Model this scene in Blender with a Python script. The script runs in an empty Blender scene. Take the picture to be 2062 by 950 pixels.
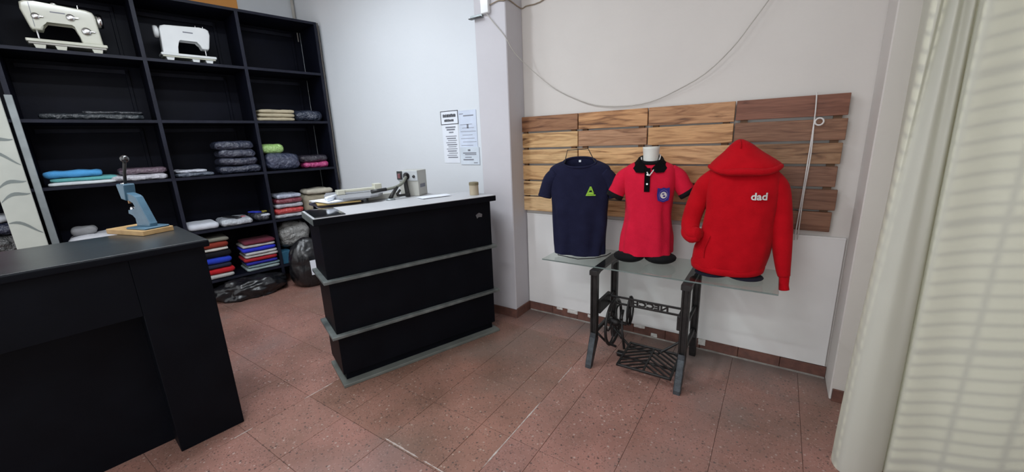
import bpy, bmesh, math, random
from mathutils import Vector, Matrix, noise
R_ = math.radians
rnd = random.Random(7)
scn = bpy.context.scene
COL = scn.collection

# ------------------------------------------------------------------ camera
cam_d = bpy.data.cameras.new('camera'); cam = bpy.data.objects.new('camera', cam_d); COL.objects.link(cam)
cam_d.sensor_fit = 'HORIZONTAL'; cam_d.sensor_width = 36.0
cam_d.lens = 36.0 * 789.449 / 2062.0
cam_d.clip_start = 0.02; cam_d.clip_end = 100
# rows: camera right / down / forward axes in world space
CR = Vector((0.83142, 0.55447, -0.03769)).normalized()
CF = Vector((-0.54652, 0.80323, -0.23689)).normalized()
CU = CR.cross(CF).normalized()
CR = CF.cross(CU).normalized()
cam.matrix_world = Matrix(((CR.x, CU.x, -CF.x, 1.878), (CR.y, CU.y, -CF.y, -3.028), (CR.z, CU.z, -CF.z, 1.6), (0, 0, 0, 1)))
scn.camera = cam

# ------------------------------------------------------------------ world, sun, exposure
w = bpy.data.worlds.new('world'); scn.world = w; w.use_nodes = True
bg = w.node_tree.nodes['Background']; bg.inputs[0].default_value = (0.95, 0.97, 1.0, 1); bg.inputs[1].default_value = 1.40
sun_d = bpy.data.lights.new('sun', 'SUN'); sun_d.energy = 2.1; sun_d.angle = R_(1.3); sun_d.color = (1.0, 0.96, 0.84)
sun = bpy.data.objects.new('sun', sun_d); COL.objects.link(sun)
sun.rotation_euler = Vector((-0.50, -0.72, -0.46)).to_track_quat('-Z', 'Y').to_euler()
scn.view_settings.view_transform = 'Standard'; scn.view_settings.look = 'None'
scn.view_settings.exposure = 0.0; scn.view_settings.gamma = 1.0
scn.view_settings.use_curve_mapping = False

# ------------------------------------------------------------------ helpers
def link(o): COL.objects.link(o); return o
def thing(name, label, cat, loc=(0, 0, 0), rotz=0.0, group=None):
    o = link(bpy.data.objects.new(name, None)); o.empty_display_size = 0.05
    o.location = loc; o.rotation_euler = (0, 0, rotz)
    o['label'] = label; o['category'] = cat
    if group: o['group'] = group
    return o
def tag(o, label, cat, group=None):
    o['label'] = label; o['category'] = cat
    if group: o['group'] = group
    return o
def struct(o, label=None):
    o['kind'] = 'structure'
    if label: o['label'] = label
    return o
def obj(name, bm, m, parent=None, loc=(0, 0, 0), rot=(0, 0, 0), smooth=False):
    if isinstance(bm, bmesh.types.BMesh):
        bmesh.ops.recalc_face_normals(bm, faces=bm.faces[:])
        if smooth:
            for f in bm.faces: f.smooth = True
        me = bpy.data.meshes.new(name); bm.to_mesh(me); bm.free()
        me.materials.append(m)
    else:
        me = bm
        if not me.materials: me.materials.append(m)
    o = link(bpy.data.objects.new(name, me)); o.parent = parent; o.location = loc; o.rotation_euler = rot
    return o
def NB(): return bmesh.new()
def box(bm, x0, x1, y0, y1, z0, z1, bev=0.0, seg=1, M=None):
    r = bmesh.ops.create_cube(bm, size=1.0)
    vs = r['verts']
    for v in vs:
        v.co = Vector(((x0 + x1) / 2 + v.co.x * (x1 - x0), (y0 + y1) / 2 + v.co.y * (y1 - y0), (z0 + z1) / 2 + v.co.z * (z1 - z0)))
    if bev:
        es = list({e for v in vs for e in v.link_edges})
        rr = bmesh.ops.bevel(bm, geom=es, offset=bev, segments=seg, affect='EDGES', profile=0.5)
        vs = [v for v in rr['verts']]
        vs = list({v for f in rr['faces'] for v in f.verts} | set(v for v in vs if v.is_valid))
    if M is not None:
        for v in vs: v.co = M @ v.co
    return vs
def bx(*a, **k):
    bm = NB(); box(bm, *a, **k); return bm
def prism(bm, pts, y0, y1, axis='Y', bev=0.0, seg=2):
    """polygon pts in (x,z) extruded along y (axis Y), or (y,z) along x (axis X), or (x,y) along z (axis Z)"""
    def P(p, t):
        if axis == 'Y': return (p[0], t, p[1])
        if axis == 'X': return (t, p[0], p[1])
        return (p[0], p[1], t)
    a = [bm.verts.new(P(p, y0)) for p in pts]; b = [bm.verts.new(P(p, y1)) for p in pts]
    n = len(pts); fs = [bm.faces.new(a), bm.faces.new(b[::-1])]
    for i in range(n): fs.append(bm.faces.new((a[i], b[i], b[(i + 1) % n], a[(i + 1) % n])))
    if bev:
        es = list({e for f in fs[:2] for e in f.edges})
        bmesh.ops.bevel(bm, geom=es, offset=bev, segments=seg, affect='EDGES', profile=0.5)
    bmesh.ops.triangulate(bm, faces=[f for f in bm.faces if len(f.verts) > 4])
def lathe(bm, prof, n=20, c=(0, 0, 0), axis='Z'):
    rings = []
    for r, z in prof:
        ring = []
        for i in range(n):
            t = 2 * math.pi * i / n
            p = (r * math.cos(t), r * math.sin(t), z)
            if axis == 'X': p = (z, p[0], p[1])
            if axis == 'Y': p = (p[0], z, p[1])
            ring.append(bm.verts.new((p[0] + c[0], p[1] + c[1], p[2] + c[2])))
        rings.append(ring)
    for a, b in zip(rings, rings[1:]):
        for i in range(n): bm.faces.new((a[i], a[(i + 1) % n], b[(i + 1) % n], b[i]))
    if prof[0][0] > 1e-6: bm.faces.new(rings[0][::-1])
    if prof[-1][0] > 1e-6: bm.faces.new(rings[-1])
    bmesh.ops.remove_doubles(bm, verts=bm.verts[:], dist=1e-6)
def catmull(pts, n=6):
    P = [Vector(p) for p in pts]; P = [2 * P[0] - P[1]] + P + [2 * P[-1] - P[-2]]
    out = []
    for i in range(1, len(P) - 2):
        for k in range(n):
            t = k / n; a, b, c, d = P[i - 1], P[i], P[i + 1], P[i + 2]
            out.append(0.5 * ((2 * b) + (c - a) * t + (2 * a - 5 * b + 4 * c - d) * t * t + (3 * b - a - 3 * c + d) * t ** 3))
    out.append(P[-2]); return out
def tube(bm, pts, r, n=8, smooth=0, closed=False, flat=1.0, caps=True):
    """r: float or list of floats; flat: scale of the second axis"""
    if smooth:
        m = len(pts); pp = catmull(pts, smooth)
        if isinstance(r, (list, tuple)):
            rr = []
            for i in range(len(pp)):
                t = i / (len(pp) - 1) * (m - 1); k = min(int(t), m - 2); f = t - k
                rr.append(r[k] * (1 - f) + r[k + 1] * f)
            r = rr
        pts = pp
    P = [Vector(p) for p in pts]; N = len(P)
    if not isinstance(r, (list, tuple)): r = [r] * N
    rings = []; up = None
    for i in range(N):
        if closed: t = (P[(i + 1) % N] - P[i - 1]).normalized()
        else: t = (P[min(i + 1, N - 1)] - P[max(i - 1, 0)]).normalized()
        if up is None:
            up = Vector((0, 1, 0)) if abs(t.y) < 0.9 else Vector((1, 0, 0))
        up = (up - t * up.dot(t)).normalized()
        s = t.cross(up).normalized()
        rings.append([bm.verts.new(P[i] + (s * math.cos(2 * math.pi * k / n) + up * math.sin(2 * math.pi * k / n) * flat) * r[i]) for k in range(n)])
    pairs = list(zip(rings, rings[1:])) + ([(rings[-1], rings[0])] if closed else [])
    for a, b in pairs:
        for k in range(n): bm.faces.new((a[k], a[(k + 1) % n], b[(k + 1) % n], b[k]))
    if caps and not closed: bm.faces.new(rings[0][::-1]); bm.faces.new(rings[-1])
def puffy(w, d, h, r=None, cuts=7, amp=0.004, freq=9.0, seed=0, sag=0.0):
    """soft rounded slab, base on z=0, centred in x,y"""
    bm = NB(); bmesh.ops.create_cube(bm, size=1.0)
    bmesh.ops.subdivide_edges(bm, edges=bm.edges[:], cuts=cuts, use_grid_fill=True)
    r = min(r if r else h * 0.5, w / 2, d / 2, h / 2)
    inn = Vector((w / 2 - r, d / 2 - r, h / 2 - r)); off = Vector((seed * 3.1, seed * 1.7, seed * 0.9))
    for v in bm.verts:
        p = v.co
        q = Vector((math.copysign(abs(2 * p.x) ** 0.8, p.x) * w / 2, math.copysign(abs(2 * p.y) ** 0.8, p.y) * d / 2, p.z * h))
        c = Vector([max(-inn[i], min(inn[i], q[i])) for i in range(3)])
        dl = q - c
        if dl.length > 1e-9: q = c + dl.normalized() * r
        nrm = dl.normalized() if dl.length > 1e-9 else Vector((0, 0, 1 if p.z > 0 else -1))
        a = noise.noise(q * freq + off) + 0.5 * noise.noise(q * freq * 2.3 + off)
        q = q + nrm * a * amp
        q.z += sag * noise.noise(Vector((q.x * 4, q.y * 4, seed)))
        q.z = max(q.z, -h / 2 + 0.0002)
        v.co = Vector((q.x, q.y, q.z + h / 2))
    return bm
def blob(rx, ry, rz, seed=0, amp=0.15, sub=4, freq=3.0, flat=0.35):
    """crumpled sack with a flat bottom"""
    bm = NB(); bmesh.ops.create_icosphere(bm, subdivisions=sub, radius=1.0)
    off = Vector((seed * 5.3, seed * 2.1, seed * 7.7))
    for v in bm.verts:
        p = v.co.copy()
        k = 1 + amp * noise.noise(p * freq * 0.5 + off) + amp * 0.7 * (abs(noise.noise(p * freq + off)) - 0.25) + amp * 0.35 * (abs(noise.noise(p * freq * 2.6 + off)) - 0.2)
        q = p * k; z = q.z
        if z < -flat: z = -flat - (z + flat) * -0.02
        v.co = Vector((q.x * rx, q.y * ry, (z + flat) * rz / (1 + flat)))
    zm = min(v.co.z for v in bm.verts)
    for v in bm.verts: v.co.z -= zm
    return bm
def loft(rings, n=40, cap0=False, cap1=False, fold=None):
    """rings: (cx, cy, z, a, b, tilt[, e]); fold(theta, z) -> outward offset"""
    bm = NB(); R = []
    for rg in rings:
        cx, cy, z, a, b, tl = rg[:6]; e = rg[6] if len(rg) > 6 else 2.4
        row = []
        for i in range(n):
            t = 2 * math.pi * i / n; c, s = math.cos(t), math.sin(t)
            f = fold(t, z) if fold else 0.0
            x = cx + (a + f) * math.copysign(abs(c) ** (2 / e), c); y = cy + (b + f) * math.copysign(abs(s) ** (2 / e), s)
            row.append(bm.verts.new((x, y, z + tl * s)))
        R.append(row)
    for p, q in zip(R, R[1:]):
        for i in range(n): bm.faces.new((p[i], p[(i + 1) % n], q[(i + 1) % n], q[i]))
    if cap0: bm.faces.new(R[0][::-1])
    if cap1: bm.faces.new(R[-1])
    return bm
def dens(rings, k=4):
    """interpolate ring list smoothly"""
    m = len(rings[0]); P = rings; out = []
    for i in range(len(P) - 1):
        a = P[max(i - 1, 0)]; b = P[i]; c = P[i + 1]; d = P[min(i + 2, len(P) - 1)]
        for j in range(k):
            t = j / k
            out.append(tuple(0.5 * ((2 * b[q]) + (c[q] - a[q]) * t + (2 * a[q] - 5 * b[q] + 4 * c[q] - d[q]) * t * t + (3 * b[q] - a[q] - 3 * c[q] + d[q]) * t ** 3) for q in range(m)))
    out.append(P[-1]); return out
def front_y(rings, x, z):
    """front surface y of a loft at local (x, z)"""
    for p, q in zip(rings, rings[1:]):
        zp = p[2] - p[5] * 0.9; zq = q[2] - q[5] * 0.9
        if zp <= z <= zq:
            t = (z - zp) / max(zq - zp, 1e-6); g = [p[i] * (1 - t) + q[i] * t for i in range(5)]; e = p[6] if len(p) > 6 else 2.4
            u = min(abs((x - g[0]) / g[3]), 0.999)
            return g[1] - g[4] * (1 - u ** e) ** (1 / e)
    return rings[0][1] - rings[0][4]
def text_bm(s, size, ext, bold=0.0):
    cu = bpy.data.curves.new('txt', 'FONT'); cu.body = s; cu.size = size; cu.extrude = ext; cu.align_x = 'CENTER'; cu.align_y = 'CENTER'
    cu.offset = bold; cu.resolution_u = 3
    o = link(bpy.data.objects.new('txt', cu)); bpy.context.view_layer.update()
    dg = bpy.context.evaluated_depsgraph_get(); me = bpy.data.meshes.new_from_object(o.evaluated_get(dg))
    bm = NB(); bm.from_mesh(me)
    bpy.data.objects.remove(o); bpy.data.curves.remove(cu); bpy.data.meshes.remove(me)
    return bm
def xform(bm, M):
    for v in bm.verts: v.co = M @ v.co
    return bm

# ------------------------------------------------------------------ materials
def nt(name):
    m = bpy.data.materials.new(name); m.use_nodes = True
    return m, m.node_tree.nodes, m.node_tree.links, m.node_tree.nodes['Principled BSDF']
def mat(name, col, rough=0.6, col2=None, scale=6.0, metal=0.0, bump=0.0, bscale=None, coat=0.0, spec=0.5, sheen=0.0, detail=4.0, crough=0.08, bdist=0.01):
    m, N, L, b = nt(name)
    b.inputs['Roughness'].default_value = rough; b.inputs['Metallic'].default_value = metal
    b.inputs['Specular IOR Level'].default_value = spec
    if coat: b.inputs['Coat Weight'].default_value = coat; b.inputs['Coat Roughness'].default_value = crough
    if sheen: b.inputs['Sheen Weight'].default_value = sheen
    tc = N.new('ShaderNodeTexCoord')
    ns = N.new('ShaderNodeTexNoise'); ns.inputs['Scale'].default_value = scale; ns.inputs['Detail'].default_value = detail
    L.new(tc.outputs['Object'], ns.inputs['Vector'])
    c2 = col2 if col2 else tuple(c * 0.82 for c in col)
    rp = N.new('ShaderNodeValToRGB'); rp.color_ramp.elements[0].position = 0.32; rp.color_ramp.elements[1].position = 0.68
    rp.color_ramp.elements[0].color = (*c2, 1); rp.color_ramp.elements[1].color = (*col, 1)
    L.new(ns.outputs['Fac'], rp.inputs['Fac']); L.new(rp.outputs['Color'], b.inputs['Base Color'])
    if bump:
        n2 = N.new('ShaderNodeTexNoise'); n2.inputs['Scale'].default_value = bscale or scale * 4; n2.inputs['Detail'].default_value = 5
        L.new(tc.outputs['Object'], n2.inputs['Vector'])
        bp = N.new('ShaderNodeBump'); bp.inputs['Strength'].default_value = bump; bp.inputs['Distance'].default_value = bdist
        L.new(n2.outputs['Fac'], bp.inputs['Height']); L.new(bp.outputs['Normal'], b.inputs['Normal'])
        if coat: L.new(bp.outputs['Normal'], b.inputs['Coat Normal'])
    return m
def fabric(name, col, col2=None): return mat(name, col, 0.88, col2, 14, bump=0.35, bscale=180, spec=0.12, sheen=0.03)
def plastic(name, col, col2=None): return mat(name, col, 0.45, col2, 9, bump=1.0, bscale=24, coat=1.0, crough=0.05, bdist=0.035)

M_wall = mat('wall paint', (0.67, 0.64, 0.605), 0.75, (0.635, 0.605, 0.575), 1.6, bump=0.12, bscale=30, spec=0.3)
M_wall_lamplit = mat('lamp tinted white paint', (0.70, 0.735, 0.77), 0.7, (0.675, 0.71, 0.745), 1.4, bump=0.10, bscale=30, spec=0.3)  # bluish tint stands in for the cold lamp on the left walls
M_lilac = mat('column paint', (0.56, 0.55, 0.58), 0.7, (0.525, 0.515, 0.545), 2.0, bump=0.1, bscale=30, spec=0.3)
M_panel = mat('white panel board', (0.82, 0.82, 0.81), 0.45, (0.70, 0.70, 0.69), 1.8, bump=0.05, bscale=20)
M_orange = mat('orange paint', (0.80, 0.36, 0.09), 0.7, (0.76, 0.33, 0.08), 2)
M_ceil = mat('ceiling paint', (0.78, 0.78, 0.77), 0.85, None, 2)
M_plaster = mat('plaster patch', (0.72, 0.71, 0.68), 0.9, (0.55, 0.53, 0.5), 30, bump=0.4)
M_grout = mat('grout', (0.20, 0.12, 0.10), 0.9, (0.13, 0.08, 0.07), 25)
M_brick = mat('baseboard ceramic', (0.17, 0.075, 0.055), 0.6, (0.11, 0.05, 0.04), 22, bump=0.2)
M_black = mat('black painted wood', (0.0036, 0.0046, 0.0075), 0.50, (0.0024, 0.0030, 0.0052), 5, spec=0.10, bump=0.06, bscale=40)
M_black_top = mat('black lacquer top', (0.020, 0.023, 0.027), 0.14, (0.014, 0.016, 0.019), 4, coat=1.0, crough=0.08, spec=0.9)
M_left_top = mat('scuffed black lacquer', (0.030, 0.035, 0.038), 0.34, (0.018, 0.021, 0.023), 3, bump=0.04, bscale=25, coat=0.4, crough=0.3)
M_grey_top = mat('light grey laminate', (0.50, 0.51, 0.53), 0.45, (0.46, 0.47, 0.49), 3)
M_edge = mat('worn edge lacquer', (0.16, 0.18, 0.175), 0.45, (0.06, 0.07, 0.07), 9)
M_strip = mat('grey base strip', (0.16, 0.175, 0.16), 0.55, (0.11, 0.12, 0.11), 7)
M_shelf = mat('navy black shelf', (0.0050, 0.0058, 0.0125), 0.5, (0.0032, 0.0038, 0.0085), 4, spec=0.12, bump=0.08, bscale=30)
M_shelf_edge = mat('shelf edge paint', (0.017, 0.019, 0.032), 0.5, (0.009, 0.010, 0.018), 8, spec=0.2)
M_alu = mat('grey metal trim', (0.36, 0.40, 0.41), 0.4, (0.26, 0.29, 0.30), 7, metal=0.5)
M_iron = mat('dark cast iron', (0.032, 0.031, 0.031), 0.42, (0.016, 0.015, 0.015), 20, metal=0.35, bump=0.15, bscale=90)
M_ironfoot = mat('worn foot iron', (0.065, 0.075, 0.085), 0.42, (0.03, 0.035, 0.04), 25, metal=0.4, bump=0.2)
M_chrome = mat('bright steel', (0.75, 0.75, 0.75), 0.2, None, 8, metal=1.0)
M_cream = mat('cream enamel', (0.62, 0.62, 0.52), 0.3, (0.56, 0.56, 0.47), 5, coat=0.4)
M_white_en = mat('white enamel', (0.80, 0.82, 0.82), 0.3, (0.74, 0.76, 0.76), 5, coat=0.4)
M_dkplastic = mat('dark plastic', (0.02, 0.02, 0.022), 0.35)
M_mannequin = mat('mannequin white', (0.70, 0.70, 0.65), 0.5, (0.64, 0.64, 0.6), 8)
M_blue_iron = mat('blue enamel iron', (0.065, 0.145, 0.21), 0.4, (0.045, 0.105, 0.16), 14, coat=0.3, bump=0.1)
M_board = mat('pine board', (0.50, 0.33, 0.15), 0.6, (0.36, 0.22, 0.09), 14)
M_paper = mat('white paper', (0.78, 0.82, 0.88), 0.7, (0.74, 0.78, 0.85), 6, spec=0.2)
M_print = mat('grey print', (0.22, 0.23, 0.27), 0.8)
M_print_dk = mat('black print', (0.03, 0.03, 0.04), 0.8)
M_wire = mat('grey wire', (0.50, 0.48, 0.44), 0.6)
M_wire_dk = mat('dark wire', (0.10, 0.09, 0.08), 0.5)
M_cordw = mat('white cord', (0.72, 0.70, 0.68), 0.8)
M_navy = fabric('navy jersey', (0.0125, 0.0140, 0.040), (0.009, 0.010, 0.030))
M_redpolo = fabric('red pique', (0.66, 0.012, 0.045), (0.58, 0.010, 0.038))
M_redhood = fabric('red fleece', (0.50, 0.003, 0.010), (0.43, 0.002, 0.008))
M_blackf = fabric('black knit', (0.010, 0.010, 0.011), (0.006, 0.006, 0.007))
M_navyf = fabric('dark navy cloth', (0.012, 0.012, 0.025))
M_green_emb = fabric('green thread', (0.33, 0.60, 0.07), (0.26, 0.50, 0.05))
M_white_emb = fabric('white thread', (0.75, 0.74, 0.72))
M_blue_emb = fabric('blue thread', (0.045, 0.035, 0.26), (0.035, 0.028, 0.20))
M_sack = mat('black sack plastic', (0.008, 0.008, 0.010), 0.34, (0.005, 0.005, 0.0065), 6, bump=0.6, bscale=11, coat=0.25, crough=0.2)
M_frame = mat('window frame paint', (0.35, 0.34, 0.31), 0.5)

def wood_mat():
    m, N, L, b = nt('stained pallet wood')
    tc = N.new('ShaderNodeTexCoord'); oi = N.new('ShaderNodeObjectInfo')
    ad = N.new('ShaderNodeVectorMath'); ad.operation = 'ADD'
    mu = N.new('ShaderNodeVectorMath'); mu.operation = 'SCALE'; mu.inputs['Scale'].default_value = 37.0
    cb = N.new('ShaderNodeCombineXYZ')
    for i in range(3): L.new(oi.outputs['Random'], cb.inputs[i])
    L.new(cb.outputs[0], mu.inputs[0]); L.new(tc.outputs['Object'], ad.inputs[0]); L.new(mu.outputs[0], ad.inputs[1])
    mp = N.new('ShaderNodeMapping'); mp.inputs['Scale'].default_value = (1.2, 5.0, 10.0); L.new(ad.outputs[0], mp.inputs['Vector'])
    n1 = N.new('ShaderNodeTexNoise'); n1.inputs['Scale'].default_value = 2.6; n1.inputs['Detail'].default_value = 7; n1.inputs['Distortion'].default_value = 1.1
    L.new(mp.outputs[0], n1.inputs['Vector'])
    mp2 = N.new('ShaderNodeMapping'); mp2.inputs['Scale'].default_value = (3.0, 20.0, 60.0); L.new(ad.outputs[0], mp2.inputs['Vector'])
    n2 = N.new('ShaderNodeTexNoise'); n2.inputs['Scale'].default_value = 3.0; n2.inputs['Detail'].default_value = 4; L.new(mp2.outputs[0], n2.inputs['Vector'])
    rp = N.new('ShaderNodeValToRGB'); e = rp.color_ramp.elements
    e[0].position = 0.28; e[0].color = (0.22, 0.16, 0.14, 1); e[1].position = 0.55; e[1].color = (1, 1, 1, 1)
    k = rp.color_ramp.elements.new(0.40); k.color = (0.68, 0.60, 0.54, 1)
    L.new(n1.outputs['Fac'], rp.inputs['Fac'])
    rp2 = N.new('ShaderNodeValToRGB'); rp2.color_ramp.elements[0].position = 0.3; rp2.color_ramp.elements[0].color = (0.72, 0.70, 0.68, 1); rp2.color_ramp.elements[1].position = 0.65
    L.new(n2.outputs['Fac'], rp2.inputs['Fac'])
    mx = N.new('ShaderNodeMix'); mx.data_type = 'RGBA'; mx.blend_type = 'MULTIPLY'; mx.inputs[0].default_value = 1.0
    L.new(rp.outputs[0], mx.inputs[6]); L.new(rp2.outputs[0], mx.inputs[7])
    m2 = N.new('ShaderNodeMix'); m2.data_type = 'RGBA'; m2.blend_type = 'MULTIPLY'; m2.inputs[0].default_value = 1.0
    L.new(mx.outputs[2], m2.inputs[6]); L.new(oi.outputs['Color'], m2.inputs[7])
    L.new(m2.outputs[2], b.inputs['Base Color']); b.inputs['Roughness'].default_value = 0.48; b.inputs['Specular IOR Level'].default_value = 0.4
    bp = N.new('ShaderNodeBump'); bp.inputs['Strength'].default_value = 0.15; bp.inputs['Distance'].default_value = 0.004
    L.new(n2.outputs['Fac'], bp.inputs['Height']); L.new(bp.outputs[0], b.inputs['Normal'])
    return m
M_wood = wood_mat()

def terrazzo():
    m, N, L, b = nt('terrazzo tile')
    ge = N.new('ShaderNodeNewGeometry'); oi = N.new('ShaderNodeObjectInfo')
    vo = N.new('ShaderNodeTexVoronoi'); vo.inputs['Scale'].default_value = 58; L.new(ge.outputs['Position'], vo.inputs['Vector'])
    v2 = N.new('ShaderNodeTexVoronoi'); v2.inputs['Scale'].default_value = 120; L.new(ge.outputs['Position'], v2.inputs['Vector'])
    def chips(v, thr):
        lt = N.new('ShaderNodeMath'); lt.operation = 'LESS_THAN'; lt.inputs[1].default_value = thr; L.new(v.outputs['Distance'], lt.inputs[0])
        sp = N.new('ShaderNodeSeparateColor'); L.new(v.outputs['Color'], sp.inputs[0])
        return lt, sp
    l1, s1 = chips(vo, 0.34); l2, s2 = chips(v2, 0.46)
    nz = N.new('ShaderNodeTexNoise'); nz.inputs['Scale'].default_value = 1.7; nz.inputs['Detail'].default_value = 6; nz.inputs['Roughness'].default_value = 0.6; L.new(ge.outputs['Position'], nz.inputs['Vector'])
    rp = N.new('ShaderNodeValToRGB'); e = rp.color_ramp.elements
    e[0].position = 0.34; e[0].color = (0.205, 0.112, 0.086, 1); e[1].position = 0.66; e[1].color = (0.355, 0.178, 0.142, 1)
    k = e.new(0.5); k.color = (0.285, 0.147, 0.117, 1)
    L.new(nz.outputs['Fac'], rp.inputs['Fac'])
    def over(base, fac_nodes, col):
        mx = N.new('ShaderNodeMix'); mx.data_type = 'RGBA'; L.new(base, mx.inputs[6]); mx.inputs[7].default_value = (*col, 1)
        a = N.new('ShaderNodeMath'); a.operation = 'MULTIPLY'; L.new(fac_nodes[0].outputs[0], a.inputs[0]); L.new(fac_nodes[1].outputs[0], a.inputs[1])
        L.new(a.outputs[0], mx.inputs[0]); return mx.outputs[2]
    def gt(sock, t, amt):
        g = N.new('ShaderNodeMath'); g.operation = 'GREATER_THAN'; g.inputs[1].default_value = t; L.new(sock, g.inputs[0])
        h = N.new('ShaderNodeMath'); h.operation = 'MULTIPLY'; h.inputs[1].default_value = amt; L.new(g.outputs[0], h.inputs[0]); return h
    c = rp.outputs[0]
    c = over(c, (l2, gt(s2.outputs[0], 0.80, 0.40)), (0.42, 0.29, 0.25))
    c = over(c, (l2, gt(s2.outputs[1], 0.80, 0.6)), (0.085, 0.050, 0.042))
    c = over(c, (l1, gt(s1.outputs[0], 0.93, 0.55)), (0.52, 0.43, 0.38))
    c = over(c, (l1, gt(s1.outputs[1], 0.90, 0.75)), (0.06, 0.045, 0.04))
    # grey dusty stains
    n3 = N.new('ShaderNodeTexNoise'); n3.inputs['Scale'].default_value = 0.95; n3.inputs['Detail'].default_value = 5; n3.inputs['Distortion'].default_value = 0.6; L.new(ge.outputs['Position'], n3.inputs['Vector'])
    r3 = N.new('ShaderNodeValToRGB'); r3.color_ramp.elements[0].position = 0.50; r3.color_ramp.elements[0].color = (0, 0, 0, 1); r3.color_ramp.elements[1].position = 0.70; r3.color_ramp.elements[1].color = (0.6, 0.6, 0.6, 1)
    L.new(n3.outputs['Fac'], r3.inputs['Fac'])
    mx = N.new('ShaderNodeMix'); mx.data_type = 'RGBA'; L.new(c, mx.inputs[6]); mx.inputs[7].default_value = (0.20, 0.165, 0.150, 1); L.new(r3.outputs[0], mx.inputs[0]); c = mx.outputs[2]
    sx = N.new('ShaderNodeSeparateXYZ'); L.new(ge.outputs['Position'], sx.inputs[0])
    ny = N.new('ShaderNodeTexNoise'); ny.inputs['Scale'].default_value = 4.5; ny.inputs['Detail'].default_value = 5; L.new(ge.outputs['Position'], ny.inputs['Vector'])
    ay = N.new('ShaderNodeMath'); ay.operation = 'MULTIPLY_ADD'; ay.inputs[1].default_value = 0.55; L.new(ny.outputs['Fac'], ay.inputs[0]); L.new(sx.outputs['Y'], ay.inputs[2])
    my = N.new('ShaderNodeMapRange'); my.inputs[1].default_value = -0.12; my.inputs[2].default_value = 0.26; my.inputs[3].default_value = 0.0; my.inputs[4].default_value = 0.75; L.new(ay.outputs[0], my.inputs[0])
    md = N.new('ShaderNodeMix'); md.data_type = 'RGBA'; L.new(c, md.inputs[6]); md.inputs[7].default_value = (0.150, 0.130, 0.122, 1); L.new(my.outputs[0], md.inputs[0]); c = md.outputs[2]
    # tint of each tile
    hs = N.new('ShaderNodeMix'); hs.data_type = 'RGBA'; hs.blend_type = 'MULTIPLY'; hs.inputs[0].default_value = 1.0
    L.new(c, hs.inputs[6]); L.new(oi.outputs['Color'], hs.inputs[7])
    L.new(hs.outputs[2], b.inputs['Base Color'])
    rr = N.new('ShaderNodeMapRange'); rr.inputs[3].default_value = 0.34; rr.inputs[4].default_value = 0.62; L.new(nz.outputs['Fac'], rr.inputs[0]); L.new(rr.outputs[0], b.inputs['Roughness'])
    return m
M_terr = terrazzo()

def clear_glass(name, tint, base=0.05):
    m = bpy.data.materials.new(name); m.use_nodes = True; N = m.node_tree.nodes; L = m.node_tree.links; N.clear()
    out = N.new('ShaderNodeOutputMaterial'); mx = N.new('ShaderNodeMixShader'); tr = N.new('ShaderNodeBsdfTransparent'); gl = N.new('ShaderNodeBsdfGlossy'); fr = N.new('ShaderNodeFresnel')
    tr.inputs[0].default_value = (*tint, 1); gl.inputs['Roughness'].default_value = 0.04; fr.inputs[0].default_value = 1.45
    nz = N.new('ShaderNodeTexNoise'); nz.inputs['Scale'].default_value = 3; mr = N.new('ShaderNodeMapRange'); mr.inputs[3].default_value = 0.02; mr.inputs[4].default_value = 0.08
    L.new(nz.outputs['Fac'], mr.inputs[0]); L.new(mr.outputs[0], gl.inputs['Roughness'])
    ge = N.new('ShaderNodeNewGeometry'); iv = N.new('ShaderNodeMath'); iv.operation = 'SUBTRACT'; iv.inputs[0].default_value = 1.0; L.new(ge.outputs['Backfacing'], iv.inputs[1]); mm = N.new('ShaderNodeMath'); mm.operation = 'MULTIPLY'; L.new(fr.outputs[0], mm.inputs[0]); L.new(iv.outputs[0], mm.inputs[1])
    L.new(mm.outputs[0], mx.inputs[0]); L.new(tr.outputs[0], mx.inputs[1]); L.new(gl.outputs[0], mx.inputs[2]); L.new(mx.outputs[0], out.inputs[0])
    return m
M_glass = clear_glass('table glass', (0.86, 0.90, 0.88)); M_pane = clear_glass('window glass', (0.93, 0.95, 0.94))
M_glass_edge = mat('glass edge', (0.16, 0.20, 0.19), 0.2)

def curtain_mat():
    m = bpy.data.materials.new('translucent curtain'); m.use_nodes = True; N = m.node_tree.nodes; L = m.node_tree.links; N.clear()
    out = N.new('ShaderNodeOutputMaterial'); mx = N.new('ShaderNodeMixShader'); d = N.new('ShaderNodeBsdfDiffuse'); t = N.new('ShaderNodeBsdfTranslucent')
    tc = N.new('ShaderNodeTexCoord'); nz = N.new('ShaderNodeTexNoise'); nz.inputs['Scale'].default_value = 5; nz.inputs['Detail'].default_value = 5
    L.new(tc.outputs['Object'], nz.inputs['Vector'])
    rp = N.new('ShaderNodeValToRGB'); rp.color_ramp.elements[0].color = (0.62, 0.62, 0.56, 1); rp.color_ramp.elements[1].color = (0.68, 0.68, 0.62, 1)
    L.new(nz.outputs['Fac'], rp.inputs['Fac']); L.new(rp.outputs[0], d.inputs[0])
    t.inputs[0].default_value = (0.70, 0.69, 0.55, 1)
    mx.inputs[0].default_value = 0.33
    L.new(d.outputs[0], mx.inputs[1]); L.new(t.outputs[0], mx.inputs[2]); L.new(mx.outputs[0], out.inputs[0])
    return m
M_curt = curtain_mat()
def emis(name, col, s):
    m, N, L, b = nt(name); b.inputs['Emission Color'].default_value = (*col, 1); b.inputs['Emission Strength'].default_value = s; b.inputs['Base Color'].default_value = (*col, 1); return m
M_tube = emis('lit fluorescent tube', (0.88, 0.94, 1.0), 3.0)

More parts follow.
